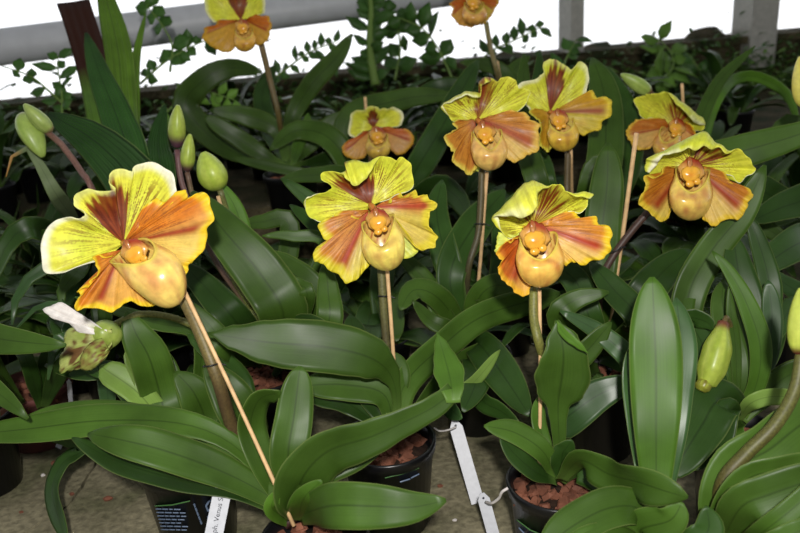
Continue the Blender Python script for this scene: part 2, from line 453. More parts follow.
def column(parent, D, cx, cy, W, rot=0, yaw=0, dz=0):
    """yellow glossy shield in the mouth with two side lobes below, small brown hinge above"""
    dz += W * .5
    fp = frame_pt(cx, cy, D - dz * D / FPX, math.radians(rot), math.radians(yaw))
    ye, yo, br = lin((240, 178, 60)), lin((228, 140, 30)), lin((150, 66, 34))
    f = lambda x, y, z: mixc(ye, yo, math.exp(-((x * x + (y + .1) ** 2) * 7)) * .9)
    parts = [blob(fp, (.02 * W, .1 * W, -.22 * W), (.62 * W, .6 * W, .22 * W), lambda x, y, z: mixc(lin((214, 160, 76)), lin((160, 60, 34)), sst(.1, .8, y + x * .3)), 0, lump=.2, seed=8),
             blob(fp, (0, 0, 0), (.46 * W, .44 * W, .24 * W), f, .2, lump=.12),
             blob(fp, (-.05 * W, -.52 * W, -.02 * W), (.22 * W, .17 * W, .14 * W), lambda x, y, z: ye, 0, seed=3),
             blob(fp, (.3 * W, -.4 * W, .02 * W), (.18 * W, .17 * W, .12 * W), lambda x, y, z: ye, 0, seed=6)]
    bx, by, bd, bz = ANCH[0]; hx, hy = cx - bx, by - (cy - .3 * W); hl = math.hypot(hx, hy)
    fq = frame_pt(bx + hx / 2, by - hy / 2 + .0, bd - dz * .5 * D / FPX, math.atan2(hy, hx) - math.pi / 2, 0)
    hub = blob(fq, (0, 0, 0), (.2 * W, hl / 2 + .16 * W, .5 * W), lambda x, y, z: mixc(lin((200, 120, 50)), lin((120, 40, 24)), .5 + y), 0, seed=4, lump=.3)
    V = []; Fc = []; C = []
    for v, fc, c in parts:
        o = len(V); V += v; C += c; Fc += [tuple(i + o for i in q) for q in fc]
    st = mesh('staminode', V, Fc, M['pouch'], parent, cols=C)
    v, fc, c = blob(fp, (-.06 * W, .5 * W, .02 * W), (.13 * W, .3 * W, .14 * W), lambda x, y, z: mixc(lin((206, 150, 80)), br, .5 + .5 * y), 0, seed=2, lump=.3)
    o2 = len(v); v = v + hub[0]; fc = fc + [tuple(i + o2 for i in q) for q in hub[1]]; c = c + hub[2]
    mesh('column', v, fc, M['pouch'], parent, cols=c)
def flower_body(parent, D, cx, cy, W, stem_top, syn=None, z0=-8):
    """ovary behind the bloom, joined to the stalk, with the lower sepal when it shows"""
    A = P(cx, cy, D + 6 * D / FPX); B = P(*stem_top)
    Mx = A.lerp(B, .45) + F * .012
    V, Fc, C = tube([A, Mx, B], lambda t: .0028 + .0012 * math.sin(t * math.pi), 14, 8, stem_cols((120, 140, 60), (96, 70, 50)))
    return mesh('flower', V, Fc, M['stem'], parent, cols=C)
def sepal(parent, D, base, out, dz=-7, z0=-4):
    return petal(parent, 'lower_sepal', D, base, out, dz, dz, flat_col(PG, YG, 3, None), ruf=1.0, NU=60, NV=14, z0=z0)

def bud(parent, base, tip, wpx, c1=(150, 176, 66), c2=(178, 194, 84), cb=(110, 70, 60), name='flower_bud', ribs=5, seed=1, split=0, blunt=0, cz=.16):
    A, B = P(*base), P(*tip); d = (A.lerp(B, .5) - CAMP).dot(F); r = wpx * .5 * d / FPX
    T = (B - A).normalized(); S = T.cross(F).normalized(); N_ = T.cross(S)
    k1, k2, kb = lin(c1), lin(c2), lin(cb); V = []; C = []; K = 28; n = 24
    for j in range(n + 1):
        t = j / n; w = max(.02, math.sin(math.pi * (t ** .8) * .96 + .06)) ** .62 * (1 - .12 * t)
        if blunt: w = lerp(.42, 1, sst(0, .45, t)) * lerp(1, .62, sst(.7, 1, t)) * (.1 if t == 1 else 1)
        p = A.lerp(B, t) + N_ * (r * .18 * math.sin(t * 3.1))
        for i in range(K):
            a = i / K * TAU; g = 1 + .07 * math.cos(a * 3 + .6) + .02 * math.cos(a * ribs * 3)
            g -= split * max(0, math.cos(a - 4.2)) ** 30 * .35
            V.append(p + (S * math.cos(a) + N_ * math.sin(a)) * (r * w * g))
            c = mixc(k1, k2, .5 + .8 * nz(math.cos(a) * 5, math.sin(a) * 5, t * 1.2 + seed))
            C.append(mixc(c, kb, sst(cz, cz * .3, t)))
    Fc = grid_faces(K, n, True); Fc.append(tuple(range(K - 1, -1, -1))); Fc.append(tuple(n * K + i for i in range(K)))
    return mesh(name, V, Fc, M['bud'], parent, cols=C)

# ------------------------------------------------------------------ pots
def lathe(c, prof, k=40):
    V = [c + Vector((r * math.cos(i / k * TAU), r * math.sin(i / k * TAU), z)) for r, z in prof for i in range(k)]
    Fc = grid_faces(k, len(prof) - 1, True)
    Fc.append(tuple(range(k - 1, -1, -1))); Fc.append(tuple((len(prof) - 1) * k + i for i in range(k)))
    return V, Fc
def pot(parent, c, r=.046, h=.1, mat='pot', chips=75):
    q = r * .76
    V, Fc = lathe(c, [(q * .9, 0), (q, .001), (r * .95, h * .88), (r * 1.0, h * .885), (r * 1.02, h - .002), (r * 1.0, h), (r * .95, h - .001), (r * .9, h * .86), (r * .86, h * .8)])
    po = mesh('pot', V, Fc, M[mat], parent)
    for e in po.data.polygons: e.use_smooth = True
    V, Fc = lathe(c, [(r * .9, h * .76), (r * .91, h * .8), (r * .45, h * .83), (.001, h * .84)])
    mesh('potting_soil', V, Fc, M['soil'], parent)
    parts = []
    for i in range(chips):
        a = rnd(0, TAU); rr = r * .82 * math.sqrt(rnd(0, 1)); s = rnd(.004, .0105)
        cc = c + Vector((rr * math.cos(a), rr * math.sin(a), h * .83 + rnd(0, .006)))
        X = Vector((rnd(-1, 1), rnd(-1, 1), rnd(-.4, .4))).normalized(); Y = X.cross(Vector((rnd(-.4, .4), rnd(-.4, .4), 1))).normalized(); Z = X.cross(Y)
        v = []
        for (h2, ss) in ((-.3, .8), (.3, 1)):
            for g in range(6): b = g / 6 * TAU; k = rnd(.75, 1.2) * ss; v.append(cc + X * (s * k * math.cos(b)) + Y * (s * .7 * k * math.sin(b)) + Z * (s * h2 * rnd(.7, 1.2)))
        parts.append((v, [tuple(range(5, -1, -1)), tuple(range(6, 12))] + [(g, (g + 1) % 6, 6 + (g + 1) % 6, 6 + g) for g in range(6)]))
    if chips:
        V, Fc = merge(parts); o = mesh('bark_chips', V, Fc, M['bark'], parent, smooth=False); o['kind'] = 'stuff'
    return po
def plant(name, label, cat, px, py, z=.1, r=.046, h=.1, mat='pot', group=None, ground=0, chips=75):
    """potted plant whose pot mouth centre is seen at px, py"""
    m = P(px, py, -(ground + h)); c = Vector((m.x, m.y, ground))
    o = thing(name, label, cat, c, group); pot(o, c, r, h, mat, chips)
    return o
# ================================================================== the front row
gF = 'potted slipper orchids in bloom'
# ---- plant A: large bloom front left
A = plant('potted_slipper_orchid', 'slipper orchid with the largest bloom, purple leaning stalk tied to a cane, front left', 'orchid', 314, 536, group=gF)
fl = flower_body(A, .66, 150, 262, 58, (178, 290, .668))
petal(fl, 'dorsal_sepal', .66, (124, 243),
      [(108, 258), (92, 261.5), (76, 268), (62, 273), (46, 274.5), (42, 262), (41, 248), (46, 230), (54, 222), (63, 218), (72, 217.5), (80, 219), (84, 215), (82, 210), (75, 206), (74, 199), (78, 193), (87, 189), (98, 190.5), (109, 191), (114, 188), (110, 182), (109.5, 176), (115, 170), (123, 168.5), (129, 171), (132.5, 172.5), (135, 167), (141, 163.5), (152, 162), (164, 166), (171, 173), (175.5, 184), (174, 196), (169, 206), (160, 212), (151, 219), (142, 228), (136, 235)],
      0, [4, 10, 16, 14, 8, 4], dorsal_col(.53, .165, .97, .95, seed=1, blotch=lin((96, 34, 12))), ruf=3, cup=-7, rk=7)
petal(fl, 'petal', .66, (124, 243),
      [(127, 238), (136, 231), (141, 225), (145, 215), (143, 207), (150, 203), (157, 198), (163, 202), (169, 205), (173.5, 202), (175, 196), (178, 191), (185, 191), (187, 194), (188, 198), (194, 195), (202, 192), (209, 197), (211, 207), (214, 218), (209, 227), (207, 236), (205, 247), (199, 255), (193, 262), (189, 265), (187, 271), (184, 278), (176, 282), (160, 272), (145, 262)],
      0, [4, 8, 12, 10, 2, -2], petal_col(.66, 1, seed=2, orange=(lin((222, 124, 40))), low=lin((232, 196, 104))), ruf=2.4, cup=4, rk=8)
petal(fl, 'petal', .66, (121, 250),
      [(112, 256), (105, 258), (98, 255), (93, 258), (95, 264), (98, 270), (97, 276), (90, 282), (89, 287), (83, 288), (77, 291), (81, 294), (79, 299), (75, 303), (76, 309), (85, 309.5), (95, 307.5), (103, 310), (110, 312), (117, 309.5), (123, 305), (129, 302), (134, 302), (141, 306), (148, 306.5), (157, 304), (158, 292), (146, 274)],
      0, [3, 12, 18, 14, 6, 0], petal_col(.6, 1, seed=3, orange=lin((218, 128, 46)), low=lin((226, 166, 80))), ruf=2.4, cup=-3, rk=8)
pouch(fl, .66, 134, 255, 58, 67, 43, 32, opening=.55, dz=8, seed=1, c1=(226, 190, 100), c2=(220, 160, 92), ears=.12, dip=.1)
column(fl, .66, 134, 254, 22, 28, -10, 19)
stem(A, [(176, 286, .668), (186, 303, .665), (203, 340, .66), (218, 380, .66), (233, 430, .69), (255, 480, .70), (292, 524, -.095)], 6.4, cb=(62, 40, 34), ca=(112, 100, 50), r1=7.5)
stake(A, (183, 288, .655), (294, 526, .652), 2.1)
tie(A, 211, 365, .655, 16, .2)
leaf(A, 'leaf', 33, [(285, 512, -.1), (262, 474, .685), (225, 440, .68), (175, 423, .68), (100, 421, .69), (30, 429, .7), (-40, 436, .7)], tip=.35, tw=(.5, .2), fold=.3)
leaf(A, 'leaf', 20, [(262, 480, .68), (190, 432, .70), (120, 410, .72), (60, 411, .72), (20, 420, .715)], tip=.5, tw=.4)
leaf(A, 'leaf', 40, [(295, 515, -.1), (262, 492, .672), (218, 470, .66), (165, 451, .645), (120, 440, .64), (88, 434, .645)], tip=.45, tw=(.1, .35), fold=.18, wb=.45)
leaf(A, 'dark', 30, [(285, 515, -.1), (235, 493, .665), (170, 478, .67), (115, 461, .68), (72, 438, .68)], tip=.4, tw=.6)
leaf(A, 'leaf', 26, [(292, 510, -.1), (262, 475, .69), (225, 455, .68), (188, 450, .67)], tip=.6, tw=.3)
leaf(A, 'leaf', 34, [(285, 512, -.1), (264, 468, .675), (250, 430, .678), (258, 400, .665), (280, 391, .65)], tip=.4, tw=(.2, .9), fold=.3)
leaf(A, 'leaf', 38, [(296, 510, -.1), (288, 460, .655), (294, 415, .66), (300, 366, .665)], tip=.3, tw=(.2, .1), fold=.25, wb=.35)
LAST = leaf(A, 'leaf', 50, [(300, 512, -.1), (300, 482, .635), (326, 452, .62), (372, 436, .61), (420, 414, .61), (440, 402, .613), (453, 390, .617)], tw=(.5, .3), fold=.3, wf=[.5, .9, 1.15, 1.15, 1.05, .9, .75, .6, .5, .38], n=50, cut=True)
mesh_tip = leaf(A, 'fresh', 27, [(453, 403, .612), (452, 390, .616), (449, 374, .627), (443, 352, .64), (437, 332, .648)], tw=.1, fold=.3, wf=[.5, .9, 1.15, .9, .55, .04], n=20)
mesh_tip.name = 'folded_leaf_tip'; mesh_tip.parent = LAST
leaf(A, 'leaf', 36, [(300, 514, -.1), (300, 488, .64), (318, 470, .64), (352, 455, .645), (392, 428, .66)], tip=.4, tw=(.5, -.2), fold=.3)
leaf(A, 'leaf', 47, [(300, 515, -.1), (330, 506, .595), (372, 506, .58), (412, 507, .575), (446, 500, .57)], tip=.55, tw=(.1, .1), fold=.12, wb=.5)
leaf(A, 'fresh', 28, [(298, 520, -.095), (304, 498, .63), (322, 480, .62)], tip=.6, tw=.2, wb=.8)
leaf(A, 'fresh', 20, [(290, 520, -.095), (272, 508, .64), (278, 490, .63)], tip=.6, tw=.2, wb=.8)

# ---- plant B: centre
B = plant('potted_slipper_orchid', 'slipper orchid with a red and lime bloom on an upright cane in the centre', 'orchid', 387, 438, group=gF, r=.0485)
fl = flower_body(B, .77, 376, 232, 48, (381, 262, .785))
sepal(fl, .77, (380, 228), [(392, 212), (400, 216), (408, 222), (411, 232), (413, 240), (419, 248), (415, 255), (407, 258.5), (400, 257), (392, 252), (385, 246)])
petal(fl, 'dorsal_sepal', .77, (371, 205),
      [(362, 216), (354, 218), (346, 215), (338, 213), (329, 219), (320, 222), (312, 218), (306, 209), (303.5, 203), (309, 198), (318, 194), (327, 192), (331, 188), (328, 183), (322, 180), (321, 175), (325, 172), (331, 171.5), (338, 173), (345, 171), (344, 166), (346, 161), (352, 160), (360, 161.5), (368, 162), (373, 159.5), (381, 157), (390, 157), (396, 160.5), (400, 157.5), (405, 157.5), (410, 164), (412, 172), (412, 184), (410, 191), (402, 193), (396, 195), (389, 199), (380, 202)],
      0, [4, 8, 14, 18, 12, 6], dorsal_col(.52, .16, .84, .75, seed=11, ws=.95), ruf=2.6, cup=-6, rk=8,
      lip={18: (344, 174, 5), 19: (345, 178, 8), 20: (349, 182, 10), 21: (354, 185, 10), 22: (360, 184, 10), 23: (366, 179, 9), 24: (370, 173, 7), 25: (374, 166, 4), 8: (306, 199, 5), 9: (312, 196, 6)})
petal(fl, 'petal', .77, (369, 210),
      [(362, 214), (357, 219), (350, 217), (345, 213), (339, 211), (335, 215), (333, 219), (328, 218), (323, 220.5), (318, 226), (320, 233), (325, 238), (326, 242), (321, 246), (316, 248), (313, 254), (314, 261), (319, 263), (324, 265), (328, 269), (332, 272), (338, 274), (342, 279), (347, 283.5), (354, 281), (359, 278), (362, 272), (370, 265), (372, 255), (370, 240), (367, 228)],
      0, [3, 6, 10, 12, 6, 2], petal_col(.7, 1, seed=12, orange=lin((216, 134, 66)), low=lin((222, 198, 92)), mid=lin((176, 50, 40)), edge=lin((226, 212, 56)), ew=.2, midw=.04), ruf=2.2, cup=3, rk=8)
petal(fl, 'petal', .77, (375, 207),
      [(391, 203), (391, 198), (395, 194), (400, 192.5), (404, 196), (408, 197), (412, 193), (416, 191.5), (418, 195), (421, 197), (425, 194), (428, 195.5), (430, 200), (435, 202), (437, 206), (433, 210), (430, 214), (429, 219), (429, 226), (433, 232), (437, 236), (437, 242), (434, 247), (428, 249), (421, 251), (416, 247), (412, 240), (405, 230), (395, 218)],
      0, [2, 2, 6, 10, 4, 0], petal_col(.5, 1, seed=13, orange=lin((210, 126, 66)), low=lin((222, 196, 96)), mid=lin((184, 66, 46)), edge=lin((228, 212, 60)), ew=.2, midw=.06), ruf=2.2, cup=-5, rk=7)
pouch(fl, .77, 380, 229, 45, 43, 14, -8, opening=.62, dz=8, seed=2, c1=(226, 200, 96), c2=(218, 176, 90), ears=.22, dip=.28, vee=1)
column(fl, .77, 378, 222, 19, 6, 0, 17)
stem(B, [(381, 262, .785), (383, 300, .79), (387, 350, .80), (394, 414, .81), (396, 436, -.09)], 4.3, ca=(104, 104, 58), cb=(74, 66, 44))
stake(B, (387, 268, .778), (397.5, 440, -.09), 2.0)
tie(B, 384, 296, .786, 12)
leaf(B, 'leaf', 50, [(394, 436, -.1), (397, 402, .78), (390, 374, .765), (368, 357, .745), (325, 347, .735), (265, 342, .73), (207, 333, .725)], tw=.1, fold=.12, wf=[.16, .18, .22, .5, .86, 1, 1.04, 1, .85, .52, .03], n=36)
leaf(B, 'leaf', 36, [(394, 434, -.1), (384, 395, .785), (345, 385, .78), (300, 386, .775)], tip=.5, tw=.3)
leaf(B, 'dark', 34, [(398, 436, -.1), (372, 400, .80), (358, 350, .85), (350, 315, .87)], tip=.4, tw=.2)
leaf(B, 'leaf', 26, [(398, 436, -.1), (392, 400, .80), (398, 372, .80), (392, 352, .80)], tip=.4, tw=.2)
leaf(B, 'leaf', 32, [(394, 434, -.1), (404, 385, .80), (440, 348, .84), (485, 315, .88), (560, 293, .92)], tip=.3, tw=(.5, .2), fold=.2, wb=.8)
leaf(B, 'pale', 14, [(398, 436, -.1), (430, 405, .79), (470, 385, .80), (500, 350, .82)], tip=.5, tw=.4)
leaf(B, 'leaf', 20, [(398, 436, -.1), (425, 400, .82), (455, 365, .86), (495, 340, .9)], tip=.5, tw=.4)
leaf(B, 'dark', 26, [(390, 436, -.1), (350, 405, .80), (320, 398, .79), (302, 400, .78)], tip=.5, tw=.5)
leaf(B, 'grey', 24, [(398, 436, -.1), (440, 400, .83), (452, 410, .82), (462, 418, .80)], tip=.6, tw=.5)

# ---- plant C: right of centre
C_ = plant('potted_slipper_orchid', 'slipper orchid with a hooded bloom and red-brown bark showing in its pot', 'orchid', 558, 478, group=gF, r=.046)
fl = flower_body(C_, .70, 536, 258, 48, (537, 290, .72))
sepal(fl, .70, (540, 240), [(498, 232), (496, 246), (495, 252), (504, 249), (512, 240), (520, 232), (528, 232)], -3, 2)
petal(fl, 'dorsal_sepal', .70, (533, 226),
      [(524, 232), (514, 238), (507, 237), (501, 231), (495, 224), (491, 219), (497, 212), (506, 204), (514, 194), (521, 186), (527, 181.8), (533, 180.5), (540, 183), (547, 186), (553, 184.5), (559, 184.5), (563, 187), (565.5, 191), (575, 193), (586, 192.5), (593, 193.5), (589, 199), (586, 206), (581, 213), (574, 212), (567, 212), (564, 218), (558, 224), (550, 226)],
      0, [4, 12, 24, 26, 14, 6], dorsal_col(.47, .22, .85, .6, seed=21, blotch=lin((120, 66, 24)), bo=.35, ws=.94), ruf=1.6, cup=-12, rk=5,
      lip={4: (499, 218, 3), 5: (494, 216.5, 6), 6: (503, 216, 14), 7: (513, 217, 20), 8: (523, 217.5, 24), 9: (532, 213, 26), 10: (537, 205, 26), 11: (537.5, 196, 22), 12: (541, 190, 12), 13: (547, 188, 4), 18: (575, 196, 5), 19: (584, 198, 6), 20: (589, 198, 4)})
petal(fl, 'petal', .70, (535, 225),
      [(548, 226.5), (558, 225), (561, 219), (564, 213.5), (569, 211), (574, 211.5), (578, 216), (581, 220), (585, 222), (589, 221), (592, 218), (595.5, 216), (597, 220), (598, 225), (602, 225), (607, 225.5), (611, 229), (612.5, 235), (610, 242), (611, 249), (607, 255), (603, 259), (597, 260), (590, 262), (585, 265), (581, 265), (577, 262), (573, 262), (569, 264), (565, 265), (562, 260), (558, 250), (552, 240)],
      0, [2, 6, 12, 12, 6, 2], petal_col(.6, 1, seed=22, orange=lin((222, 140, 50)), low=lin((234, 188, 104)), mid=lin((176, 46, 28)), midw=.035), ruf=2, cup=4, rk=9)
petal(fl, 'petal', .70, (530, 229),
      [(526, 226), (523, 228), (521, 233), (518, 238), (513, 239), (511, 243), (505, 243), (500, 247), (496, 254), (499, 258), (502.5, 261), (499, 265), (498, 270), (500, 277), (505, 282), (510, 286), (514, 291), (520, 295), (527, 295.5), (530, 290), (530, 284), (528, 274), (528, 260), (529, 245)],
      0, [2, 10, 16, 12, 4, 0], petal_col(.66, 1, seed=23, orange=lin((196, 90, 34)), low=lin((226, 172, 86)), mid=lin((168, 70, 40)), edge=lin((232, 180, 50)), midw=.05), ruf=2.2, cup=-4, rk=8)
pouch(fl, .70, 539, 245, 50, 43, 3, 4, opening=.66, dz=8, seed=3, c1=(226, 178, 84), c2=(218, 146, 70), ears=.2, dip=.12)
column(fl, .70, 535, 239, 24, 4, 0, 17)
stem(C_, [(534, 288, .72), (534, 318, .715), (539, 343, .71), (550, 380, .735), (556, 420, .73), (558, 470, -.09)], 4.8, ca=(116, 118, 52), cb=(96, 92, 44))
stake(C_, (539.5, 290, .712), (539, 480, -.09), 1.9)
tie(C_, 539, 344, .722, 14)
leaf(C_, 'leaf', 54, [(560, 478, -.1), (559, 440, .70), (558, 405, .69), (562, 375, .675), (563, 350, .665), (557, 320, .665)], tw=(.1, .2), fold=.3, wf=[.2, .22, .25, .3, .4, .85, 1.04, .9, .6, .08], n=40)
leaf(C_, 'fresh', 9, [(557, 321, .663), (564, 333, .655), (575, 342, .65), (588, 353, .65)], wf=[.1, .9, 1, .8, .1], tw=.3)
leaf(C_, 'leaf', 25, [(556, 480, -.1), (543, 452, .68), (515, 433, .675), (484, 426, .67)], tip=.45, tw=(.2, .4))
leaf(C_, 'dark', 22, [(556, 482, -.1), (535, 472, .68), (515, 455, .675), (500, 436, .675)], tip=.45, tw=(.6, .4))
leaf(C_, 'leaf', 38, [(560, 480, -.1), (580, 460, .66), (610, 474, .625), (640, 482, .59), (664, 490, .57), (688, 497, .56)], tip=.3, tw=(.6, .5), fold=.3, wave=.25)
leaf(C_, 'dark', 34, [(560, 480, -.1), (575, 466, .69), (598, 478, .68), (612, 492, .675)], tip=.5, tw=.4)
leaf(C_, 'dark', 24, [(560, 480, -.1), (562, 455, .685), (566, 448, .68), (572, 440, .675)], tip=.5, tw=.3)
leaf(C_, 'fresh', 16, [(558, 480, -.1), (538, 420, .72), (545, 390, .73)], tip=.5, tw=.4)

# ---- plant D: half open flower, left pot with print
D_ = plant('potted_slipper_orchid', 'slipper orchid with a half-open white-hooded flower in the printed pot, lower left', 'orchid', 186, 456, group=gF, r=.0485)
leaf(D_, 'pale', 27, [(178, 484, -.1), (163, 430, .80), (140, 395, .79), (100, 366, .785)], tip=.12, tw=.2, fold=.5, wb=.9)
leaf(D_, 'pale', 26, [(180, 484, -.1), (166, 430, .805), (148, 385, .80), (128, 345, .79)], tip=.12, tw=.3, fold=.5, wb=.9)
leaf(D_, 'leaf', 40, [(182, 484, -.1), (164, 410, .80), (150, 360, .78), (136, 334, .77), (127, 311, .77)], tip=.4, tw=.1, fold=.2, wb=.3)
leaf(D_, 'leaf', 24, [(182, 484, -.1), (182, 420, .82), (172, 380, .82), (165, 350, .82)], tip=.4, tw=.1)
leaf(D_, 'leaf', 40, [(186, 484, -.1), (205, 430, .79), (195, 395, .775), (175, 372, .77)], tip=.5, tw=.2)
leaf(D_, 'dark', 30, [(178, 484, -.1), (120, 380, .83), (80, 372, .83), (45, 365, .83)], tip=.5, tw=.6)
leaf(D_, 'leaf', 20, [(178, 484, -.1), (200, 345, .82), (150, 322, .79), (75, 297, .78)], tip=.5, tw=.7)
leaf(D_, 'leaf', 44, [(188, 484, -.1), (245, 440, .78), (232, 400, .77), (205, 362, .77)], tip=.5, tw=.2)
leaf(D_, 'dark', 30, [(186, 484, -.1), (240, 400, .81), (220, 360, .80), (188, 335, .80)], tip=.5, tw=.3)
stem(D_, [(186, 486, -.09), (215, 400, .82), (205, 340, .80), (180, 320, .79), (140, 314, .775), (112, 326, .765)], 4, ca=(104, 100, 52), cb=(110, 112, 54))
fl = bud(D_, (114, 322, .765), (96, 350, .76), 32, c1=(140, 160, 64), c2=(168, 184, 92), cb=(130, 150, 70), name='flower')
petal(fl, 'petal', .76, (112, 338), [(112, 326), (102, 324), (90, 327), (78, 326), (67, 330), (64, 340), (65, 348), (60, 356), (60, 366), (59.5, 373), (66, 372), (73, 370), (82, 369), (89, 370), (97, 366), (104, 358), (112, 348)],
      -2, [-4, 4, 10, 6, -2], lambda s, r: mixc(mixc(lin((150, 168, 78)), lin((186, 196, 112)), .5 + nz(s * 9, r * 3)), lin((96, 44, 28)), sst(.1, .3, nz(s * 12, r * 5, 4) + .35 * math.exp(-((s - .4) / .16) ** 2)) * sst(.35, .6, r) * sst(1, .93, r) * .9), ruf=1.6, cup=12, NU=70, NV=24)
petal(fl, 'petal', .755, (110, 350), [(102, 338), (92, 342), (84, 350), (80, 360), (81, 369), (90, 370), (99, 364), (106, 358)],
      2, [8, 12, 6], flat_col(lin((160, 176, 84)), lin((120, 84, 50)), 8), ruf=1, cup=8, NU=40, NV=14)
petal(fl, 'dorsal_sepal', .752, (108, 334), [(100, 333.5), (92, 334), (82, 333.8), (76, 330), (71, 325), (66, 319), (60, 316.5), (54, 319), (47, 314), (42.7, 309.5), (50, 306), (56, 303.5), (62, 302.5), (71, 308), (80, 314), (90, 320), (99, 326), (106, 328)],
      2, [4, 12, 14, 10, 4], lambda s, r: mixc(lin((190, 204, 140)), WHT, sst(.05, .4, r)), ruf=1, cup=6, NU=60, NV=16)

# ---- plant E: the tall bright leaf
E = plant('potted_orchid', 'orchid with one tall upright bright green leaf, lower right', 'orchid', 652, 552, group=None)
leaf(E, 'fresh', 52, [(655, 540, -.1), (656, 480, .63), (656, 430, .63), (656, 370, .635), (654, 320, .64), (652, 277, .645)], tip=.42, tw=(.05, .1), fold=.1, wb=.36, n=36, peak=.6)
leaf(E, 'grey', 34, [(655, 540, -.1), (668, 450, .66), (676, 390, .67), (680, 340, .68), (676, 298, .69)], tip=.35, tw=.2)
leaf(E, 'grey', 26, [(650, 540, -.1), (644, 470, .655), (637, 420, .66), (632, 370, .665), (640, 335, .67)], tip=.3, tw=.5)
leaf(E, 'leaf', 42, [(652, 540, -.1), (640, 510, .60), (610, 508, .59), (575, 525, .58), (540, 552, .57)], tip=.4, tw=.2)
leaf(E, 'leaf', 40, [(652, 545, -.1), (640, 530, .60), (670, 520, .575), (682, 502, .57)], tip=.5, tw=.2)
leaf(E, 'dark', 34, [(656, 545, -.1), (690, 545, .58), (708, 530, .575), (706, 506, .575)], tip=.5, tw=.2)
leaf(E, 'leaf', 34, [(652, 545, -.1), (610, 540, .58), (580, 545, .57), (560, 560, .56)], tip=.5, tw=.2)

# ---- plant F: stout stalk at the right edge with a bud
Fp = plant('potted_slipper_orchid', 'slipper orchid with a stout olive stalk and closed bud at the right edge', 'orchid', 740, 556, group=gF)
stem(Fp, [(716, 540, -.1), (722, 485, .60), (745, 455, .595), (775, 425, .59), (795, 390, .585), (802, 352, .585)], 8.2, ca=(70, 56, 28), cb=(84, 84, 36), r1=6)
bud(Fp, (800, 356, .585), (801, 288, .585), 26, c1=(150, 166, 62), c2=(190, 200, 84), cb=(84, 30, 28), seed=5)
leaf(Fp, 'leaf', 54, [(714, 542, -.1), (716, 500, .605), (735, 468, .605), (768, 450, .605), (800, 425, .61), (840, 400, .62)], tip=.3, tw=(.2, .3), fold=.3, wb=.5)
leaf(Fp, 'leaf', 34, [(712, 542, -.1), (722, 505, .59), (748, 478, .58), (780, 470, .575), (840, 462, .57)], tip=.3, tw=(.6, .5), fold=.3)
leaf(Fp, 'leaf', 44, [(720, 545, -.1), (740, 508, .57), (770, 494, .56), (840, 470, .55)], tip=.3, tw=.3, fold=.3)
leaf(Fp, 'leaf', 24, [(735, 550, -.1), (765, 530, .55), (800, 502, .54), (830, 470, .54)], tip=.4, tw=.2)
leaf(Fp, 'dark', 36, [(735, 550, -.1), (760, 515, .575), (800, 508, .57), (840, 500, .57)], tip=.4, tw=.5)
leaf(Fp, 'leaf', 26, [(740, 552, -.1), (770, 545, .53), (800, 530, .52), (830, 520, .51)], tip=.4, tw=.3)

# ---- plant G: hanging bud, many leaves
G = plant('potted_slipper_orchid', 'slipper orchid with a hanging green closed bud among arching leaves, at right', 'orchid', 742, 436, group=gF)
leaf(G, 'fresh', 22, [(738, 418, -.1), (756, 385, .76), (760, 345, .75), (745, 300, .75), (728, 270, .755), (712, 251, .76)], tip=.75, tw=.2, wb=.7, fold=.3)
leaf(G, 'leaf', 34, [(736, 418, -.1), (690, 330, .83), (690, 290, .84), (712, 250, .83), (742, 212, .82), (765, 165, .81)], tip=.5, tw=.2, wb=.5, fold=.2)
leaf(G, 'dark', 36, [(740, 418, -.1), (752, 370, .80), (748, 320, .81), (738, 270, .82), (733, 235, .83)], tip=.4, tw=.2)
leaf(G, 'leaf', 30, [(740, 418, -.1), (738, 375, .77), (728, 335, .78), (722, 300, .79), (724, 280, .80)], tip=.6, tw=.2)
leaf(G, 'dark', 22, [(742, 418, -.1), (762, 340, .82), (770, 290, .84), (756, 235, .84), (744, 212, .845)], tip=.4, tw=.2)
leaf(G, 'grey', 22, [(744, 418, -.1), (765, 360, .80), (772, 320, .80), (768, 280, .80)], tip=.4, tw=.1)
leaf(G, 'dark', 50, [(738, 420, -.1), (718, 402, .73), (703, 424, .715), (688, 448, .705), (670, 478, .70)], tip=.5, tw=(.3, .1), fold=.25, wb=.7)
leaf(G, 'dark', 26, [(738, 420, -.1), (728, 410, .72), (722, 440, .71), (710, 456, .705), (694, 470, .70)], tip=.5, tw=.3)
leaf(G, 'pale', 18, [(738, 420, -.1), (752, 402, .73), (780, 396, .73), (815, 404, .735)], tip=.4, tw=.4)
leaf(G, 'fresh', 20, [(738, 420, -.1), (735, 430, .715), (738, 445, .71), (728, 460, .705)], tip=.5, tw=.3)
leaf(G, 'dark', 26, [(738, 420, -.1), (715, 372, .77), (700, 340, .77), (688, 318, .77), (708, 322, .76), (713, 330, .755)], tip=.3, tw=.5)
leaf(G, 'leaf', 28, [(742, 420, -.1), (775, 385, .77), (800, 370, .76), (830, 365, .75)], tip=.4, tw=.3)
leaf(G, 'fresh', 24, [(736, 420, -.1), (685, 350, .82), (683, 300, .84), (698, 262, .85)], tip=.4, tw=.2)
leaf(G, 'leaf', 12, [(738, 420, -.1), (735, 345, .765), (731, 315, .76), (729, 285, .76)], tip=.6, tw=.3)
bud(G, (707, 378, .728), (700, 391, .727), 15, c1=(110, 96, 40), c2=(168, 180, 60), cb=(90, 50, 30), blunt=1, seed=9)
bud(G, (724, 322, .74), (706, 387, .73), 28, c1=(142, 164, 48), c2=(184, 198, 84), cb=(110, 62, 40), seed=7, split=1.5, blunt=1)
stem(G, [(723, 330, .742), (727, 318, .75), (735, 345, .78), (738, 400, .79), (738, 425, -.09)], 2.6)
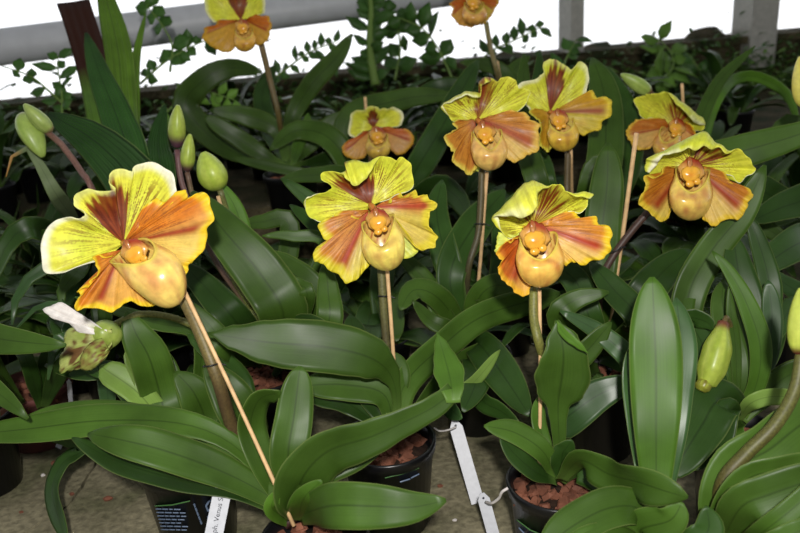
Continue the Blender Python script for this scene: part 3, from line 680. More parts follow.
# ================================================================== the second rank
P3 = plant('potted_slipper_orchid', 'slipper orchid with wide copper-petalled bloom, left of the close pair near the top', 'orchid', 474, 352, group=gF)
fl = flower_body(P3, .92, 485, 145, 40, (482, 172, .935))
sepal(fl, .92, (480, 145), [(470, 128), (463, 138), (461, 150), (464, 160), (466, 170), (474, 172), (481, 168), (484, 156)], -4, -5)
petal(fl, 'dorsal_sepal', .92, (478, 120),
      [(466, 121), (454, 121.5), (449, 116), (441, 109), (443, 104), (447, 101.5), (458, 95), (466, 92.5), (474, 91.5), (480, 93), (481, 89), (479, 84), (482, 79), (487, 77), (493, 79), (498, 81.5), (502, 78), (507, 76.5), (514, 79), (517, 83), (518, 88), (523, 88.5), (529.5, 90), (529, 97), (526, 103), (520.5, 109), (510, 113), (496, 115), (486, 118)],
      0, [4, 10, 16, 14, 6], dorsal_col(.42, .16, .97, .7, seed=31, blotch=lin((136, 68, 28)), bo=.75, ws=.92), ruf=1.6, cup=-6, rk=6,
      lip={3: (443, 107, 3), 5: (450, 103, 6), 6: (459, 98, 9), 7: (467, 96, 9), 8: (474, 97, 8), 9: (480, 97, 6), 11: (482, 86, 4), 12: (485, 84, 6), 13: (489, 82, 6)}, NU=110, NV=26)
petal(fl, 'petal', .92, (475, 120), [(470, 119), (459, 120), (452.5, 122.5), (456, 128), (452, 133), (444.5, 136), (446, 143), (451, 149), (453.5, 153), (452, 160), (456, 165), (463, 170), (466, 174), (470, 175.5), (474, 171), (478, 167), (478, 158), (472, 145), (472, 132)],
      0, [2, 8, 12, 6, 0], petal_col(.82, 1, seed=32, orange=lin((206, 134, 66)), low=lin((200, 196, 96)), mid=lin((160, 70, 50)), edge=lin((226, 206, 84)), midw=.06), ruf=1.6, cup=-3, rk=7, NU=110, NV=22)
petal(fl, 'petal', .92, (481, 119), [(487, 117), (496, 115.5), (504, 112), (512, 110.5), (522, 112), (528, 115), (531, 119.5), (536, 122), (540.5, 125.5), (538, 131), (540, 142), (538, 151), (532, 153.5), (527, 155), (523, 159), (519, 160), (515.5, 163), (511, 161), (507.5, 159), (505, 149), (500, 138), (492, 128)],
      0, [2, 6, 10, 8, 2], petal_col(.5, 1, seed=33, orange=lin((212, 138, 66)), low=lin((228, 188, 112)), mid=lin((174, 80, 46)), edge=lin((228, 190, 84)), midw=.05), ruf=1.6, cup=3, rk=7, NU=110, NV=22)
pouch(fl, .92, 488, 138, 38, 33, 4, 8, opening=.55, dz=6, seed=4, c1=(226, 182, 100), c2=(214, 156, 86), ears=.2, dip=.22, vee=1)
column(fl, .92, 485, 133, 17, 8, 0, 13)
stem(P3, [(482, 170, .935), (481, 200, .94), (478, 235, .945), (468, 272, .95), (466, 335, -.09)], 3.6, ca=(88, 78, 44), cb=(70, 66, 44))
stake(P3, (487, 172, .93), (473, 340, -.09), 1.8)
tie(P3, 480, 224, .94, 11)
for c, w, pts in [('leaf', 26, [(470, 342, -.1), (478, 300, .93), (500, 285, .91), (530, 300, .9)]), ('dark', 28, [(470, 342, -.1), (450, 270, .96), (437, 215, .98), (442, 180, 1.0)]),
                  ('leaf', 26, [(470, 342, -.1), (440, 300, .92), (415, 290, .9), (400, 310, .88)]), ('dark', 34, [(470, 342, -.1), (450, 280, .95), (470, 232, .97), (505, 190, 1.0)]),
                  ('dark', 30, [(470, 342, -.1), (502, 280, .98), (505, 230, 1.0), (492, 190, 1.02)]), ('leaf', 18, [(470, 342, -.1), (450, 330, .88), (430, 320, .87), (412, 300, .86)]),
                  ('dark', 38, [(474, 346, -.1), (480, 345, .87), (505, 378, .80), (530, 416, .76)]), ('dark', 34, [(470, 346, -.1), (478, 360, .86), (475, 385, .80), (463, 412, .77)]),
                  ('dark', 24, [(472, 346, -.1), (480, 395, .82), (500, 410, .78), (520, 424, .755)]), ('leaf', 20, [(470, 342, -.1), (440, 310, .93), (425, 280, .95), (395, 250, .96)])]:
    leaf(P3, c, w, pts, tip=.45, tw=rnd(-.3, .5))

P4 = plant('potted_slipper_orchid', 'slipper orchid with dark-striped hood and ochre petals, right of the close pair', 'orchid', 566, 268, group=gF)
fl = flower_body(P4, 1.02, 560, 132, 34, (568, 150, 1.03))
petal(fl, 'dorsal_sepal', 1.02, (550, 112),
      [(540, 113), (532, 111), (527, 106), (521, 100), (516, 93), (519, 84), (527, 81), (535, 79.5), (540, 76), (544, 71), (543, 65), (545, 61.5), (550, 59.5), (554, 59.5), (561, 62), (567, 67), (572, 69.5), (576, 65), (580, 61), (585, 64), (588, 69), (589, 79), (587, 88), (586, 94), (582, 99), (577, 103), (568, 106), (558, 110)],
      0, [2, 6, 12, 10, 4], dorsal_col(.5, .15, .95, .7, seed=41, blotch=lin((92, 26, 14)), veins=.7), ruf=1.4, cup=-5, rk=6, NU=100, NV=24)
petal(fl, 'petal', 1.02, (552, 112), [(561, 107), (569, 105), (577, 102.5), (581, 99), (585, 96), (588, 91.5), (593, 90.5), (595, 95), (598, 98), (603, 96.5), (608, 98), (612, 103), (611.5, 110), (611, 116), (606, 119), (602, 121.5), (601.5, 127), (600, 130), (594, 131), (588, 133.5), (582, 135.5), (578, 124), (566, 116)],
      0, [2, 5, 9, 7, 2], petal_col(.55, 1, seed=42, orange=lin((208, 152, 44)), low=lin((204, 178, 70)), mid=lin((150, 60, 26)), edge=lin((224, 200, 60)), midw=.03, veins=.5), ruf=1.5, cup=3, rk=7, NU=90, NV=20)
petal(fl, 'petal', 1.02, (549, 113), [(541, 109), (533, 108.5), (529, 112), (534, 117), (539, 121), (541, 131), (539, 139), (541, 147), (545, 150), (548.5, 152), (552, 147), (555, 142), (553, 130)],
      0, [2, 8, 10, 2], petal_col(.75, 1, seed=43, orange=lin((200, 150, 48)), low=lin((194, 188, 72)), mid=lin((180, 120, 40)), edge=lin((212, 204, 70)), veins=.4), ruf=1.4, cup=-2, rk=6, NU=80, NV=18)
pouch(fl, 1.02, 562, 125, 33, 27, 5, 4, opening=.55, dz=5, seed=5, c1=(208, 172, 62), c2=(196, 146, 56), ears=.18, dip=.08)
column(fl, 1.02, 559, 120, 15, 4, 0, 11)
stem(P4, [(568, 149, 1.03), (567, 185, 1.04), (566, 250, 1.06), (566, 262, -.09)], 3.2, ca=(90, 76, 46), cb=(84, 74, 44))
stake(P4, (571, 150, 1.025), (572, 262, -.09), 1.5)
for c, w, pts in [('leaf', 22, [(564, 262, -.1), (540, 190, 1.07), (524, 130, 1.1), (524, 53, 1.12)]), ('dark', 20, [(564, 262, -.1), (530, 140, 1.12), (538, 90, 1.15), (540, 50, 1.17)]),
                  ('leaf', 36, [(570, 262, -.1), (600, 180, 1.08), (606, 120, 1.1), (602, 85, 1.12), (592, 58, 1.14)]), ('dark', 34, [(570, 262, -.1), (615, 190, 1.12), (626, 130, 1.15), (614, 90, 1.17), (595, 62, 1.2)]),
                  ('leaf', 24, [(566, 262, -.1), (545, 215, 1.04), (520, 200, 1.02), (500, 215, 1.0)]), ('dark', 26, [(566, 262, -.1), (545, 190, 1.08), (540, 160, 1.09), (515, 150, 1.08)]),
                  ('leaf', 22, [(566, 262, -.1), (585, 200, 1.05), (592, 165, 1.03), (612, 155, 1.02)])]:
    leaf(P4, c, w, pts, tip=.45, tw=rnd(-.2, .4))

P5 = plant('potted_slipper_orchid', 'slipper orchid with frilled hood and dark stalk slanting to a leaning cane, right', 'orchid', 602, 372, group=gF)
fl = flower_body(P5, .82, 690, 195, 45, (672, 196, .845))
petal(fl, 'dorsal_sepal', .82, (691, 166),
      [(676, 172), (664, 174), (655, 176), (648, 172), (644.5, 170), (645, 163), (647.5, 158), (658, 153), (670, 147.5), (682, 141), (693, 135.5), (703, 131), (710, 136), (715, 141.5), (722, 146), (730, 151), (736, 149), (742, 150.5), (746, 156), (751, 160), (753, 166), (756, 169), (752, 174), (746, 176), (743, 181), (739, 182.5), (733, 178), (727, 174), (718, 171), (706, 168)],
      0, [4, 14, 22, 20, 12, 5], dorsal_col(.5, .15, .72, .85, seed=51, blotch=lin((100, 50, 22)), bo=.5, ws=.94), ruf=1.6, cup=-10, rk=11,
      lip={4: (650, 172, 3), 5: (656, 165, 7), 6: (659, 161, 9), 7: (664, 155, 12), 8: (672, 154, 14), 9: (683, 151, 15), 10: (689, 148, 15), 11: (697, 150, 15), 12: (704, 146, 12), 13: (711, 149, 9), 14: (719, 148, 5), 15: (727, 154, 3)})
petal(fl, 'petal', .82, (686, 168), [(678, 170), (672, 167), (666, 166), (662, 170), (660, 175), (653, 178), (645, 175.5), (644, 181), (646, 187), (642, 193), (639, 200), (641, 207), (648, 211), (653, 216), (657, 220), (661, 221.7), (666, 220), (669, 215), (671, 204), (673, 190), (676, 178)],
      0, [2, 8, 14, 8, 2], petal_col(.62, 1, seed=52, orange=lin((192, 116, 42)), low=lin((214, 184, 92)), mid=lin((150, 52, 24)), edge=lin((216, 190, 56)), midw=.045), ruf=1.8, cup=-3, rk=8)
petal(fl, 'petal', .82, (695, 168), [(704, 166), (712, 168), (719, 170), (725, 173), (729, 180), (734, 185), (741, 186), (748, 188), (752, 192), (753, 197), (748, 202), (747, 208), (743, 215), (738, 219.5), (730, 219), (722, 221), (718, 225), (713, 226), (708, 223), (704, 219), (705, 208), (706, 195), (702, 180)],
      0, [2, 8, 12, 8, 2], petal_col(.52, 1, seed=53, orange=lin((196, 118, 46)), low=lin((222, 184, 104)), mid=lin((158, 50, 26)), edge=lin((224, 190, 52)), midw=.045), ruf=1.8, cup=3, rk=8)
pouch(fl, .82, 692, 181, 45, 40, -4, 0, opening=.6, dz=8, seed=6, c1=(208, 176, 84), c2=(196, 132, 74), ears=.3, dip=.08)
column(fl, .82, 691, 173, 21, 0, 0, 15)
stem(P5, [(676, 190, .845), (660, 203, .855), (641, 220, .86), (612, 258, .865), (600, 290, .87), (600, 350, -.1)], 3.9, ca=(66, 44, 36), cb=(70, 50, 40))
stake(P5, (636.5, 133, .855), (604, 358, -.095), 2.2)
tie(P5, 616, 250, .857, 12, .5)
for c, w, pts in [('leaf', 38, [(600, 350, -.1), (597, 290, .88), (602, 230, .88), (607, 185, .885), (608, 143, .89)]), ('dark', 30, [(602, 350, -.1), (640, 325, .80), (612, 288, .81), (590, 262, .83)]),
                  ('leaf', 26, [(598, 352, -.1), (560, 320, .80), (575, 300, .79), (609, 292, .785)]), ('grey', 21, [(600, 360, -.1), (630, 362, .77), (600, 333, .77), (560, 311, .77)]),
                  ('leaf', 27, [(598, 368, -.1), (576, 365, .78), (592, 345, .77), (611, 322, .765)]), ('grey', 38, [(598, 372, -.1), (560, 420, .76), (598, 395, .735), (640, 378, .73)]),
                  ('dark', 34, [(602, 356, -.1), (640, 300, .85), (665, 270, .86), (690, 250, .87)]), ('dark', 28, [(602, 356, -.1), (590, 320, .86), (575, 280, .87), (545, 262, .88)]),
                  ('leaf', 20, [(602, 360, -.1), (630, 330, .83), (650, 310, .83), (672, 318, .83)])]:
    leaf(P5, c, w, pts, tip=.4, tw=rnd(-.1, .4))

P6 = plant('potted_slipper_orchid', 'slipper orchid with tilted lime hood and a side bud, behind the frilled bloom at right', 'orchid', 684, 236, group=gF, ground=.0)
fl = flower_body(P6, 1.12, 672, 140, 34, (676, 150, 1.135))
petal(fl, 'dorsal_sepal', 1.12, (676, 126),
      [(662, 121), (652, 118), (643, 118), (638, 110), (634, 100), (638, 97), (645, 95.5), (647, 93.5), (656, 94), (666, 92), (674, 95), (681, 101), (690, 107), (696, 113), (704, 118), (705, 126), (700, 131), (694, 130), (686, 127)],
      0, [4, 12, 20, 14, 4], dorsal_col(.6, .2, .7, .6, seed=61, blotch=lin((150, 90, 30)), veins=.8, bo=.4, ws=.93), ruf=1.2, cup=-6, rk=6, NU=90, NV=22,
      lip={10: (672, 98, 6), 11: (677, 105, 10), 12: (685, 112, 12), 13: (691, 119, 10), 14: (698, 124, 6)})
petal(fl, 'petal', 1.12, (670, 127), [(665, 119), (655, 118), (643, 119), (636, 120), (631, 124), (627, 129), (626, 135), (630, 141), (633, 147), (643, 150), (650, 148), (654, 142), (658, 134)],
      0, [2, 7, 8, 2], petal_col(.5, 1, seed=62, orange=lin((196, 110, 44)), low=lin((214, 168, 100)), mid=lin((160, 70, 40)), edge=lin((226, 186, 60)), veins=.4), ruf=1.3, cup=3, rk=6, NU=80, NV=18)
petal(fl, 'petal', 1.12, (680, 127), [(686, 122), (692, 126), (696, 134), (698, 142), (692, 148), (684, 148), (680, 140)],
      0, [2, 8, 2], petal_col(.4, 1, seed=63, orange=lin((196, 110, 44)), low=lin((220, 160, 90)), veins=.4), ruf=1.2, cup=-3, rk=5, NU=60, NV=14)
pouch(fl, 1.12, 670, 136, 29, 26, -14, -20, opening=.5, dz=5, seed=7, c1=(206, 168, 76), c2=(196, 130, 70), ears=.3)
column(fl, 1.12, 676, 128, 14, -10, -10, 9)
stem(P6, [(676, 150, 1.135), (680, 190, 1.14), (684, 228, -.09)], 3)
stake(P6, (682, 84, 1.15), (688, 230, -.09), 1.5)
bud(P6, (651, 93, 1.16), (621, 74, 1.15), 15, c1=(138, 164, 70), c2=(170, 190, 100), cb=(120, 80, 60), seed=8)
stem(P6, [(650, 92, 1.165), (668, 110, 1.18), (680, 160, 1.17), (684, 228, -.09)], 2)
for c, w, pts in [('leaf', 14, [(690, 228, -.1), (690, 160, 1.2), (715, 88, 1.2), (755, 46, 1.2)]), ('fresh', 12, [(690, 228, -.1), (712, 110, 1.3), (745, 76, 1.35), (785, 92, 1.35), (800, 130, 1.33)]),
                  ('leaf', 36, [(690, 228, -.1), (680, 175, 1.05), (730, 155, 1.02), (800, 134, 1.0), (850, 110, .98)]), ('dark', 36, [(690, 228, -.1), (740, 190, 1.1), (780, 200, 1.08), (820, 220, 1.06)]),
                  ('dark', 22, [(688, 228, -.1), (665, 190, 1.15), (640, 170, 1.15), (620, 165, 1.15)]), ('leaf', 24, [(688, 228, -.1), (715, 210, 1.1), (760, 225, 1.06), (800, 250, 1.03)])]:
    leaf(P6, c, w, pts, tip=.45, tw=rnd(-.1, .4))

P7 = plant('potted_slipper_orchid', 'slipper orchid with the small low bloom behind the centre one, cane tip above it', 'orchid', 376, 250, group=gF)
fl = flower_body(P7, 1.28, 376, 142, 28, (377, 158, 1.29))
petal(fl, 'dorsal_sepal', 1.28, (373.5, 128),
      [(367, 131), (360, 133), (355, 138), (351, 136), (348, 133), (349, 126), (350, 120), (351, 114.5), (354, 111), (360, 110.5), (365, 110), (368, 107), (372, 106), (376, 107), (380, 109.5), (384, 108), (388, 109), (392, 107.5), (397, 108), (402, 112), (403.5, 117), (402, 124), (398, 126.5), (392, 127), (380, 127)],
      0, [2, 6, 10, 6, 2], dorsal_col(.5, .15, .85, .7, seed=71, blotch=lin((86, 40, 20)), veins=.5), ruf=1, cup=-4, rk=5, NU=70, NV=18)
petal(fl, 'petal', 1.28, (369, 131), [(364, 131), (358, 136), (352, 139), (346, 142), (342, 147), (343, 153), (347, 157), (354, 159.5), (360, 159), (365, 157), (368, 148)],
      0, [2, 5, 2], petal_col(.5, 1, seed=72, orange=lin((200, 100, 44)), low=lin((206, 150, 84)), edge=lin((212, 160, 50)), veins=.3), ruf=.7, cup=3, NU=60, NV=14)
petal(fl, 'petal', 1.28, (378, 129), [(384, 127), (391, 127), (397, 130.5), (401, 129), (406, 129), (411, 132), (414, 138), (413, 144), (409, 149), (403, 154), (396, 154.5), (391, 149), (386, 140)],
      0, [2, 5, 2], petal_col(.55, 1, seed=73, orange=lin((200, 98, 44)), low=lin((206, 150, 90)), edge=lin((212, 160, 50)), veins=.3), ruf=.7, cup=3, NU=60, NV=14)
pouch(fl, 1.28, 378, 140, 26, 20, 0, 0, opening=.6, dz=5, seed=9, c1=(206, 172, 70), c2=(190, 150, 70), ears=.2)
column(fl, 1.28, 377, 136, 13, 0, 0, 8)
stem(P7, [(377, 157, 1.29), (377, 200, 1.3), (377, 244, -.09)], 2.4)
stake(P7, (365, 97, 1.31), (376, 246, -.09), 1.5)
for c, w, pts in [('leaf', 18, [(376, 244, -.1), (350, 180, 1.25), (318, 175, 1.2), (281, 179, 1.15)]), ('dark', 30, [(376, 244, -.1), (410, 180, 1.27), (440, 130, 1.3), (478, 60, 1.33)]),
                  ('leaf', 24, [(376, 244, -.1), (345, 130, 1.35), (400, 100, 1.38), (455, 95, 1.4)]), ('dark', 28, [(376, 244, -.1), (430, 190, 1.2), (455, 195, 1.15), (470, 220, 1.1)]),
                  ('leaf', 24, [(376, 244, -.1), (340, 150, 1.33), (300, 130, 1.35), (270, 150, 1.33)])]:
    leaf(P7, c, w, pts, tip=.45, tw=rnd(-.1, .4))

TIER = .14
P8 = plant('potted_slipper_orchid', 'slipper orchid with a tall bloom cut by the top edge before the pipe, upper left', 'orchid', 290, 172, group=gF, ground=TIER)
fl = flower_body(P8, 1.3, 246, 35, 28, (262, 45, 1.315))
petal(fl, 'dorsal_sepal', 1.3, (241, 20), [(232, 23), (226, 20), (221, 19.5), (214, 22), (207, 14), (204.5, 3), (205, -8), (212, -13), (223, -15), (233, -14), (243, -17), (252, -14), (259, -12), (264, -6), (265, 2), (264, 13), (256, 15), (248, 19)],
      0, [2, 8, 14, 8, 2], dorsal_col(.55, .12, .98, .6, seed=81, blotch=lin((112, 56, 22)), veins=.4), ruf=1, cup=-4, rk=5, NU=80, NV=20)
petal(fl, 'petal', 1.3, (239, 20), [(229, 22), (223, 20), (217, 21), (215, 27), (209, 27), (204, 28), (204, 33), (202, 37), (209, 45), (214, 48), (220, 51), (228, 52.5), (235, 47), (236, 34)],
      0, [2, 6, 2], petal_col(.5, 1, seed=82, orange=lin((198, 104, 32)), low=lin((206, 152, 54)), edge=lin((206, 160, 44)), mid=lin((150, 70, 34)), veins=.3), ruf=1, cup=3, NU=60, NV=14)
petal(fl, 'petal', 1.3, (245, 20), [(249, 18), (256, 14.5), (262, 16), (269, 16), (270, 21), (272, 25), (270, 32), (269, 38), (264, 43), (256, 45), (252, 34)],
      0, [2, 6, 2], petal_col(.6, 1, seed=83, orange=lin((200, 104, 30)), low=lin((204, 150, 54)), edge=lin((206, 160, 44)), veins=.3), ruf=1, cup=3, NU=60, NV=14)
pouch(fl, 1.3, 244, 33, 24, 19, 4, 6, opening=.5, dz=5, seed=10, c1=(208, 160, 62), c2=(200, 140, 60))
column(fl, 1.3, 242, 27, 11, 0, 0, 8)
stem(P8, [(261, 43, 1.315), (270, 80, 1.34), (279, 118, 1.36), (284, 162, -.23)], 3, ca=(112, 92, 54), cb=(96, 84, 44))
for c, w, pts in [('leaf', 26, [(288, 166, -.24), (230, 150, 1.42), (186, 108, 1.42), (204, 80, 1.4), (232, 68, 1.4), (262, 72, 1.38)]), ('leaf', 20, [(291, 166, -.24), (292, 120, 1.42), (312, 84, 1.4), (336, 58, 1.38), (352, 34, 1.36)]),
                  ('leaf', 19, [(288, 166, -.24), (276, 130, 1.38), (246, 116, 1.36), (210, 110, 1.35)]), ('leaf', 19, [(286, 168, -.24), (262, 154, 1.36), (232, 134, 1.34), (204, 116, 1.33)]),
                  ('leaf', 11, [(290, 168, -.24), (320, 176, 1.33), (278, 168, 1.32), (232, 158, 1.32)]), ('leaf', 20, [(292, 168, -.24), (302, 150, 1.4), (326, 128, 1.4), (350, 112, 1.4)]),
                  ('fresh', 13, [(292, 168, -.24), (298, 145, 1.39), (306, 128, 1.39), (308, 113, 1.39)]), ('dark', 22, [(292, 168, -.24), (330, 160, 1.4), (352, 152, 1.38), (372, 160, 1.36)]),
                  ('dark', 20, [(289, 168, -.24), (270, 130, 1.45), (262, 95, 1.48), (275, 65, 1.5)])]:
    leaf(P8, c, w, pts, tip=.45, tw=rnd(-.1, .3))

P9 = plant('potted_slipper_orchid', 'slipper orchid whose bloom peeps in at the top edge right of the pipe', 'orchid', 508, 130, group=gF, ground=TIER)
fl = flower_body(P9, 1.38, 478, 12, 26, (487, 24, 1.39))
petal(fl, 'dorsal_sepal', 1.38, (474, -2), [(464, 0), (452, -4), (446, -14), (448, -26), (460, -34), (474, -36), (488, -33), (499, -24), (500, -12), (494, -4), (484, 0)], 0, [2, 10, 12, 10, 2], dorsal_col(.5, .14, .9, seed=91), ruf=1, cup=-4, NU=60, NV=16)
petal(fl, 'petal', 1.38, (471, -1), [(462, -3), (455, 0), (449, 4), (453, 9), (451, 15), (455, 20), (459, 25), (466, 26.5), (473, 27), (476, 14)], 0, [2, 6, 2], petal_col(.45, 1, seed=92, orange=lin((190, 90, 26)), low=lin((208, 150, 70)), edge=lin((212, 160, 60)), veins=.3), ruf=.8, cup=3, NU=60, NV=14)
petal(fl, 'petal', 1.38, (477, -1), [(484, -3), (492, -3), (499, 1), (495, 9), (492, 15), (488, 20), (482, 25), (476, 20)], 0, [2, 6, 2], petal_col(.45, 1, seed=93, orange=lin((190, 90, 26)), low=lin((190, 166, 60)), edge=lin((206, 160, 50)), veins=.3), ruf=.8, cup=3, NU=60, NV=14)
pouch(fl, 1.38, 474, 7, 26, 19, 2, 4, opening=.5, dz=5, seed=11, c1=(214, 164, 80), c2=(206, 140, 66))
column(fl, 1.38, 473, 2, 12, 0, 0, 8)
stem(P9, [(486, 22, 1.39), (491, 50, 1.41), (498, 76, 1.43), (506, 124, -.23)], 2.6, ca=(128, 120, 70), cb=(130, 110, 80))
stake(P9, (497, 62, 1.41), (508, 126, -.23), 1.6)
for c, w, pts in [('leaf', 15, [(507, 126, -.24), (520, 100, 1.5), (500, 70, 1.5), (460, 62, 1.48)]), ('dark', 18, [(507, 126, -.24), (480, 100, 1.42), (450, 112, 1.4), (428, 132, 1.38)]), ('leaf', 16, [(507, 126, -.24), (530, 96, 1.5), (552, 84, 1.5), (590, 92, 1.5)]), ('dark', 18, [(507, 126, -.24), (470, 92, 1.5), (436, 88, 1.5), (400, 110, 1.48)]), ('leaf', 15, [(507, 126, -.24), (505, 96, 1.52), (512, 72, 1.52), (530, 56, 1.52)])]:
    leaf(P9, c, w, pts, tip=.45, tw=rnd(-.1, .3))

# ---- left side: three buds on one plant
W = plant('potted_slipper_orchid', 'slipper orchid with three green closed buds and a short cane, behind the largest bloom', 'orchid', 262, 372, group=gF)
bud(W, (177, 148, .95), (178, 105, .93), 18, c1=(150, 172, 60), c2=(176, 190, 84), cb=(92, 58, 72), seed=11, split=1, cz=.42)
bud(W, (187, 172, .93), (190, 134, .92), 15, c1=(150, 172, 62), c2=(180, 196, 84), cb=(92, 62, 60), seed=12, cz=.3)
bud(W, (220, 190, .90), (203, 152, .89), 30, c1=(160, 184, 60), c2=(190, 206, 86), cb=(150, 170, 70), seed=13, split=1.6)
stem(W, [(177, 150, .95), (184, 190, .95), (215, 260, .95), (255, 320, .93), (262, 364, -.09)], 3, ca=(110, 76, 76), cb=(90, 74, 50))
stem(W, [(187, 172, .93), (196, 205, .94), (225, 265, .94), (258, 325, .925), (263, 364, -.09)], 2.6, ca=(100, 76, 60))
stem(W, [(220, 190, .90), (232, 230, .92), (250, 300, .92), (264, 364, -.09)], 3, ca=(100, 100, 56))
stake(W, (218, 196, .895), (262, 366, -.09), 1.9)
for c, w, pts in [('leaf', 50, [(270, 364, -.1), (284, 318, .82), (262, 276, .81), (225, 232, .81), (192, 192, .83)]), ('dark', 36, [(262, 364, -.1), (236, 322, .82), (208, 290, .82), (180, 262, .83)]),
                  ('leaf', 34, [(275, 364, -.1), (315, 305, .86), (285, 268, .86), (252, 256, .87)]), ('leaf', 14, [(272, 364, -.1), (325, 250, .93), (290, 236, .92), (262, 236, .91)]),
                  ('leaf', 20, [(268, 364, -.1), (290, 230, 1.0), (262, 222, .99), (234, 228, .97)]), ('fresh', 19, [(262, 364, -.1), (250, 280, .93), (238, 215, .92), (216, 178, .91)]),
                  ('leaf', 30, [(280, 364, -.1), (325, 330, .84), (328, 290, .84), (324, 262, .85)]), ('dark', 20, [(275, 364, -.1), (335, 225, .95), (310, 200, .95), (281, 178, .95)]),
                  ('leaf', 20, [(275, 364, -.1), (306, 300, .82), (298, 284, .82), (280, 275, .815)]), ('dark', 34, [(270, 364, -.1), (300, 330, .83), (330, 335, .8), (360, 330, .78)]),
                  ('leaf', 24, [(262, 364, -.1), (230, 350, .8), (214, 330, .79), (186, 300, .79)]), ('dark', 22, [(275, 364, -.1), (340, 270, .93), (320, 230, .95), (290, 205, .97)]),
                  ('pale', 8, [(280, 364, -.1), (298, 325, .84), (300, 312, .84), (302, 300, .84)])]:
    leaf(W, c, w, pts, tip=.45, tw=rnd(-.1, .3), fold=.2)

# ---- pleated broad leaved plants, upper left
Hh = plant('potted_ground_orchid', 'plant with broad pleated pointed leaves, one tip browned and ragged, upper left', 'plant', 138, 262, ground=0)
leaf(Hh, 'pleatfresh', 27, [(138, 254, -.1), (128, 170, 1.15), (122, 95, 1.2), (117, 45, 1.22), (100, -25, 1.25)], tip=.3, fold=.25, tw=.2)
leaf(Hh, 'pleat', 38, [(138, 254, -.1), (132, 170, 1.1), (116, 115, 1.1), (100, 75, 1.12), (86, 33, 1.15)], tip=.65, fold=.2, tw=.2)
leaf(Hh, 'blotch', 33, [(132, 254, -.1), (112, 150, 1.22), (97, 80, 1.26), (84, 35, 1.28), (73, 2, 1.3)], cut=True, fold=.12, tw=.1)
leaf(Hh, 'pleat', 68, [(140, 254, -.1), (150, 225, .98), (136, 185, .96), (96, 142, .95), (48, 114, .96)], tip=.5, fold=.15, tw=(.1, .3), wb=.5)
leaf(Hh, 'pleatfresh', 11, [(138, 254, -.1), (134, 130, 1.25), (136, 60, 1.28), (146, 12, 1.3)], tip=.5)
leaf(Hh, 'pleat', 30, [(140, 254, -.1), (160, 190, 1.1), (158, 140, 1.12), (165, 105, 1.14)], tip=.5)
leaf(Hh, 'pleat', 28, [(140, 254, -.1), (175, 220, 1.05), (190, 240, 1.0), (196, 280, .95)], tip=.5)

BL = plant('potted_slipper_orchid', 'slipper orchid with two closed buds on a reddish stalk, far upper left', 'orchid', 96, 262, group=gF)
bud(BL, (52, 132, .90), (24, 104, .88), 17, c1=(136, 158, 74), c2=(160, 176, 98), cb=(130, 110, 80), seed=21)
bud(BL, (22, 113, .905), (43, 157, .9), 25, c1=(128, 156, 62), c2=(156, 176, 90), cb=(140, 150, 80), seed=23)
stem(BL, [(45, 130, .9), (62, 145, .9), (80, 170, .9), (95, 198, .9), (104, 250, -.1)], 3.2, ca=(112, 82, 70), cb=(110, 64, 60))
leaf(BL, 'orangetip', 17, [(100, 254, -.1), (60, 200, .95), (40, 165, .93), (26, 147, .91), (14, 152, .9), (6, 177, .89)], wf=[.12, .12, .12, .15, .3, .8, 1, .6, .05])
for c, w, pts in [('grey', 20, [(70, 256, -.1), (60, 262, .88), (38, 272, .84), (18, 292, .82), (12, 325, .8)]), ('grey', 14, [(80, 256, -.1), (68, 300, .84), (40, 305, .82), (15, 330, .8)]),
                  ('leaf', 26, [(80, 256, -.1), (78, 270, .86), (62, 290, .83), (62, 312, .81)]), ('dark', 32, [(70, 256, -.1), (40, 230, .95), (10, 240, .92), (-10, 290, .9)]),
                  ('dark', 22, [(90, 256, -.1), (60, 240, .98), (30, 235, .97), (0, 215, .97)]), ('grey', 22, [(92, 256, -.1), (70, 330, .85), (56, 340, .82), (48, 380, .8)])]:
    leaf(BL, c, w, pts, tip=.5, tw=rnd(0, .4))

LE = plant('potted_orchid', 'orchid in a terracotta pot whose long leaves enter from the left edge', 'orchid', 30, 384, mat='terracotta', r=.05, h=.08)
leaf(LE, 'leaf', 38, [(20, 405, -.09), (-40, 330, .70), (-5, 338, .68), (35, 343, .67), (66, 345, .665)], tip=.5, tw=.2, side=None)
leaf(LE, 'leaf', 30, [(20, 405, -.09), (-30, 370, .70), (-8, 388, .68), (10, 402, .67), (28, 419, .665)], tip=.5, tw=.2)
for c, w, pts in [('dark', 20, [(44, 408, -.09), (60, 370, .82), (80, 360, .8), (100, 378, .78)]), ('dark', 16, [(40, 408, -.09), (30, 370, .84), (20, 350, .84), (0, 345, .84)]), ('dark', 14, [(44, 408, -.09), (46, 360, .86), (60, 340, .87), (50, 320, .88)])]:
    leaf(LE, c, w, pts, tip=.5, tw=rnd(0, .4))
DL = plant('potted_orchid', 'black pot at the lower left corner with a drooping dark strap leaf', 'orchid', -30, 412)
leaf(DL, 'dark', 22, [(0, 436, -.1), (50, 436, -.09), (84, 450, -.08), (64, 462, -.07), (53, 492, -.05), (68, 545, -.03)], tip=.4, tw=.9)
leaf(DL, 'dark', 26, [(-10, 436, -.1), (-20, 400, .7), (-60, 390, .68)], tip=.4)
leaf(DL, 'dark', 26, [(-10, 436, -.1), (-20, 380, .75), (-40, 350, .78)], tip=.4)

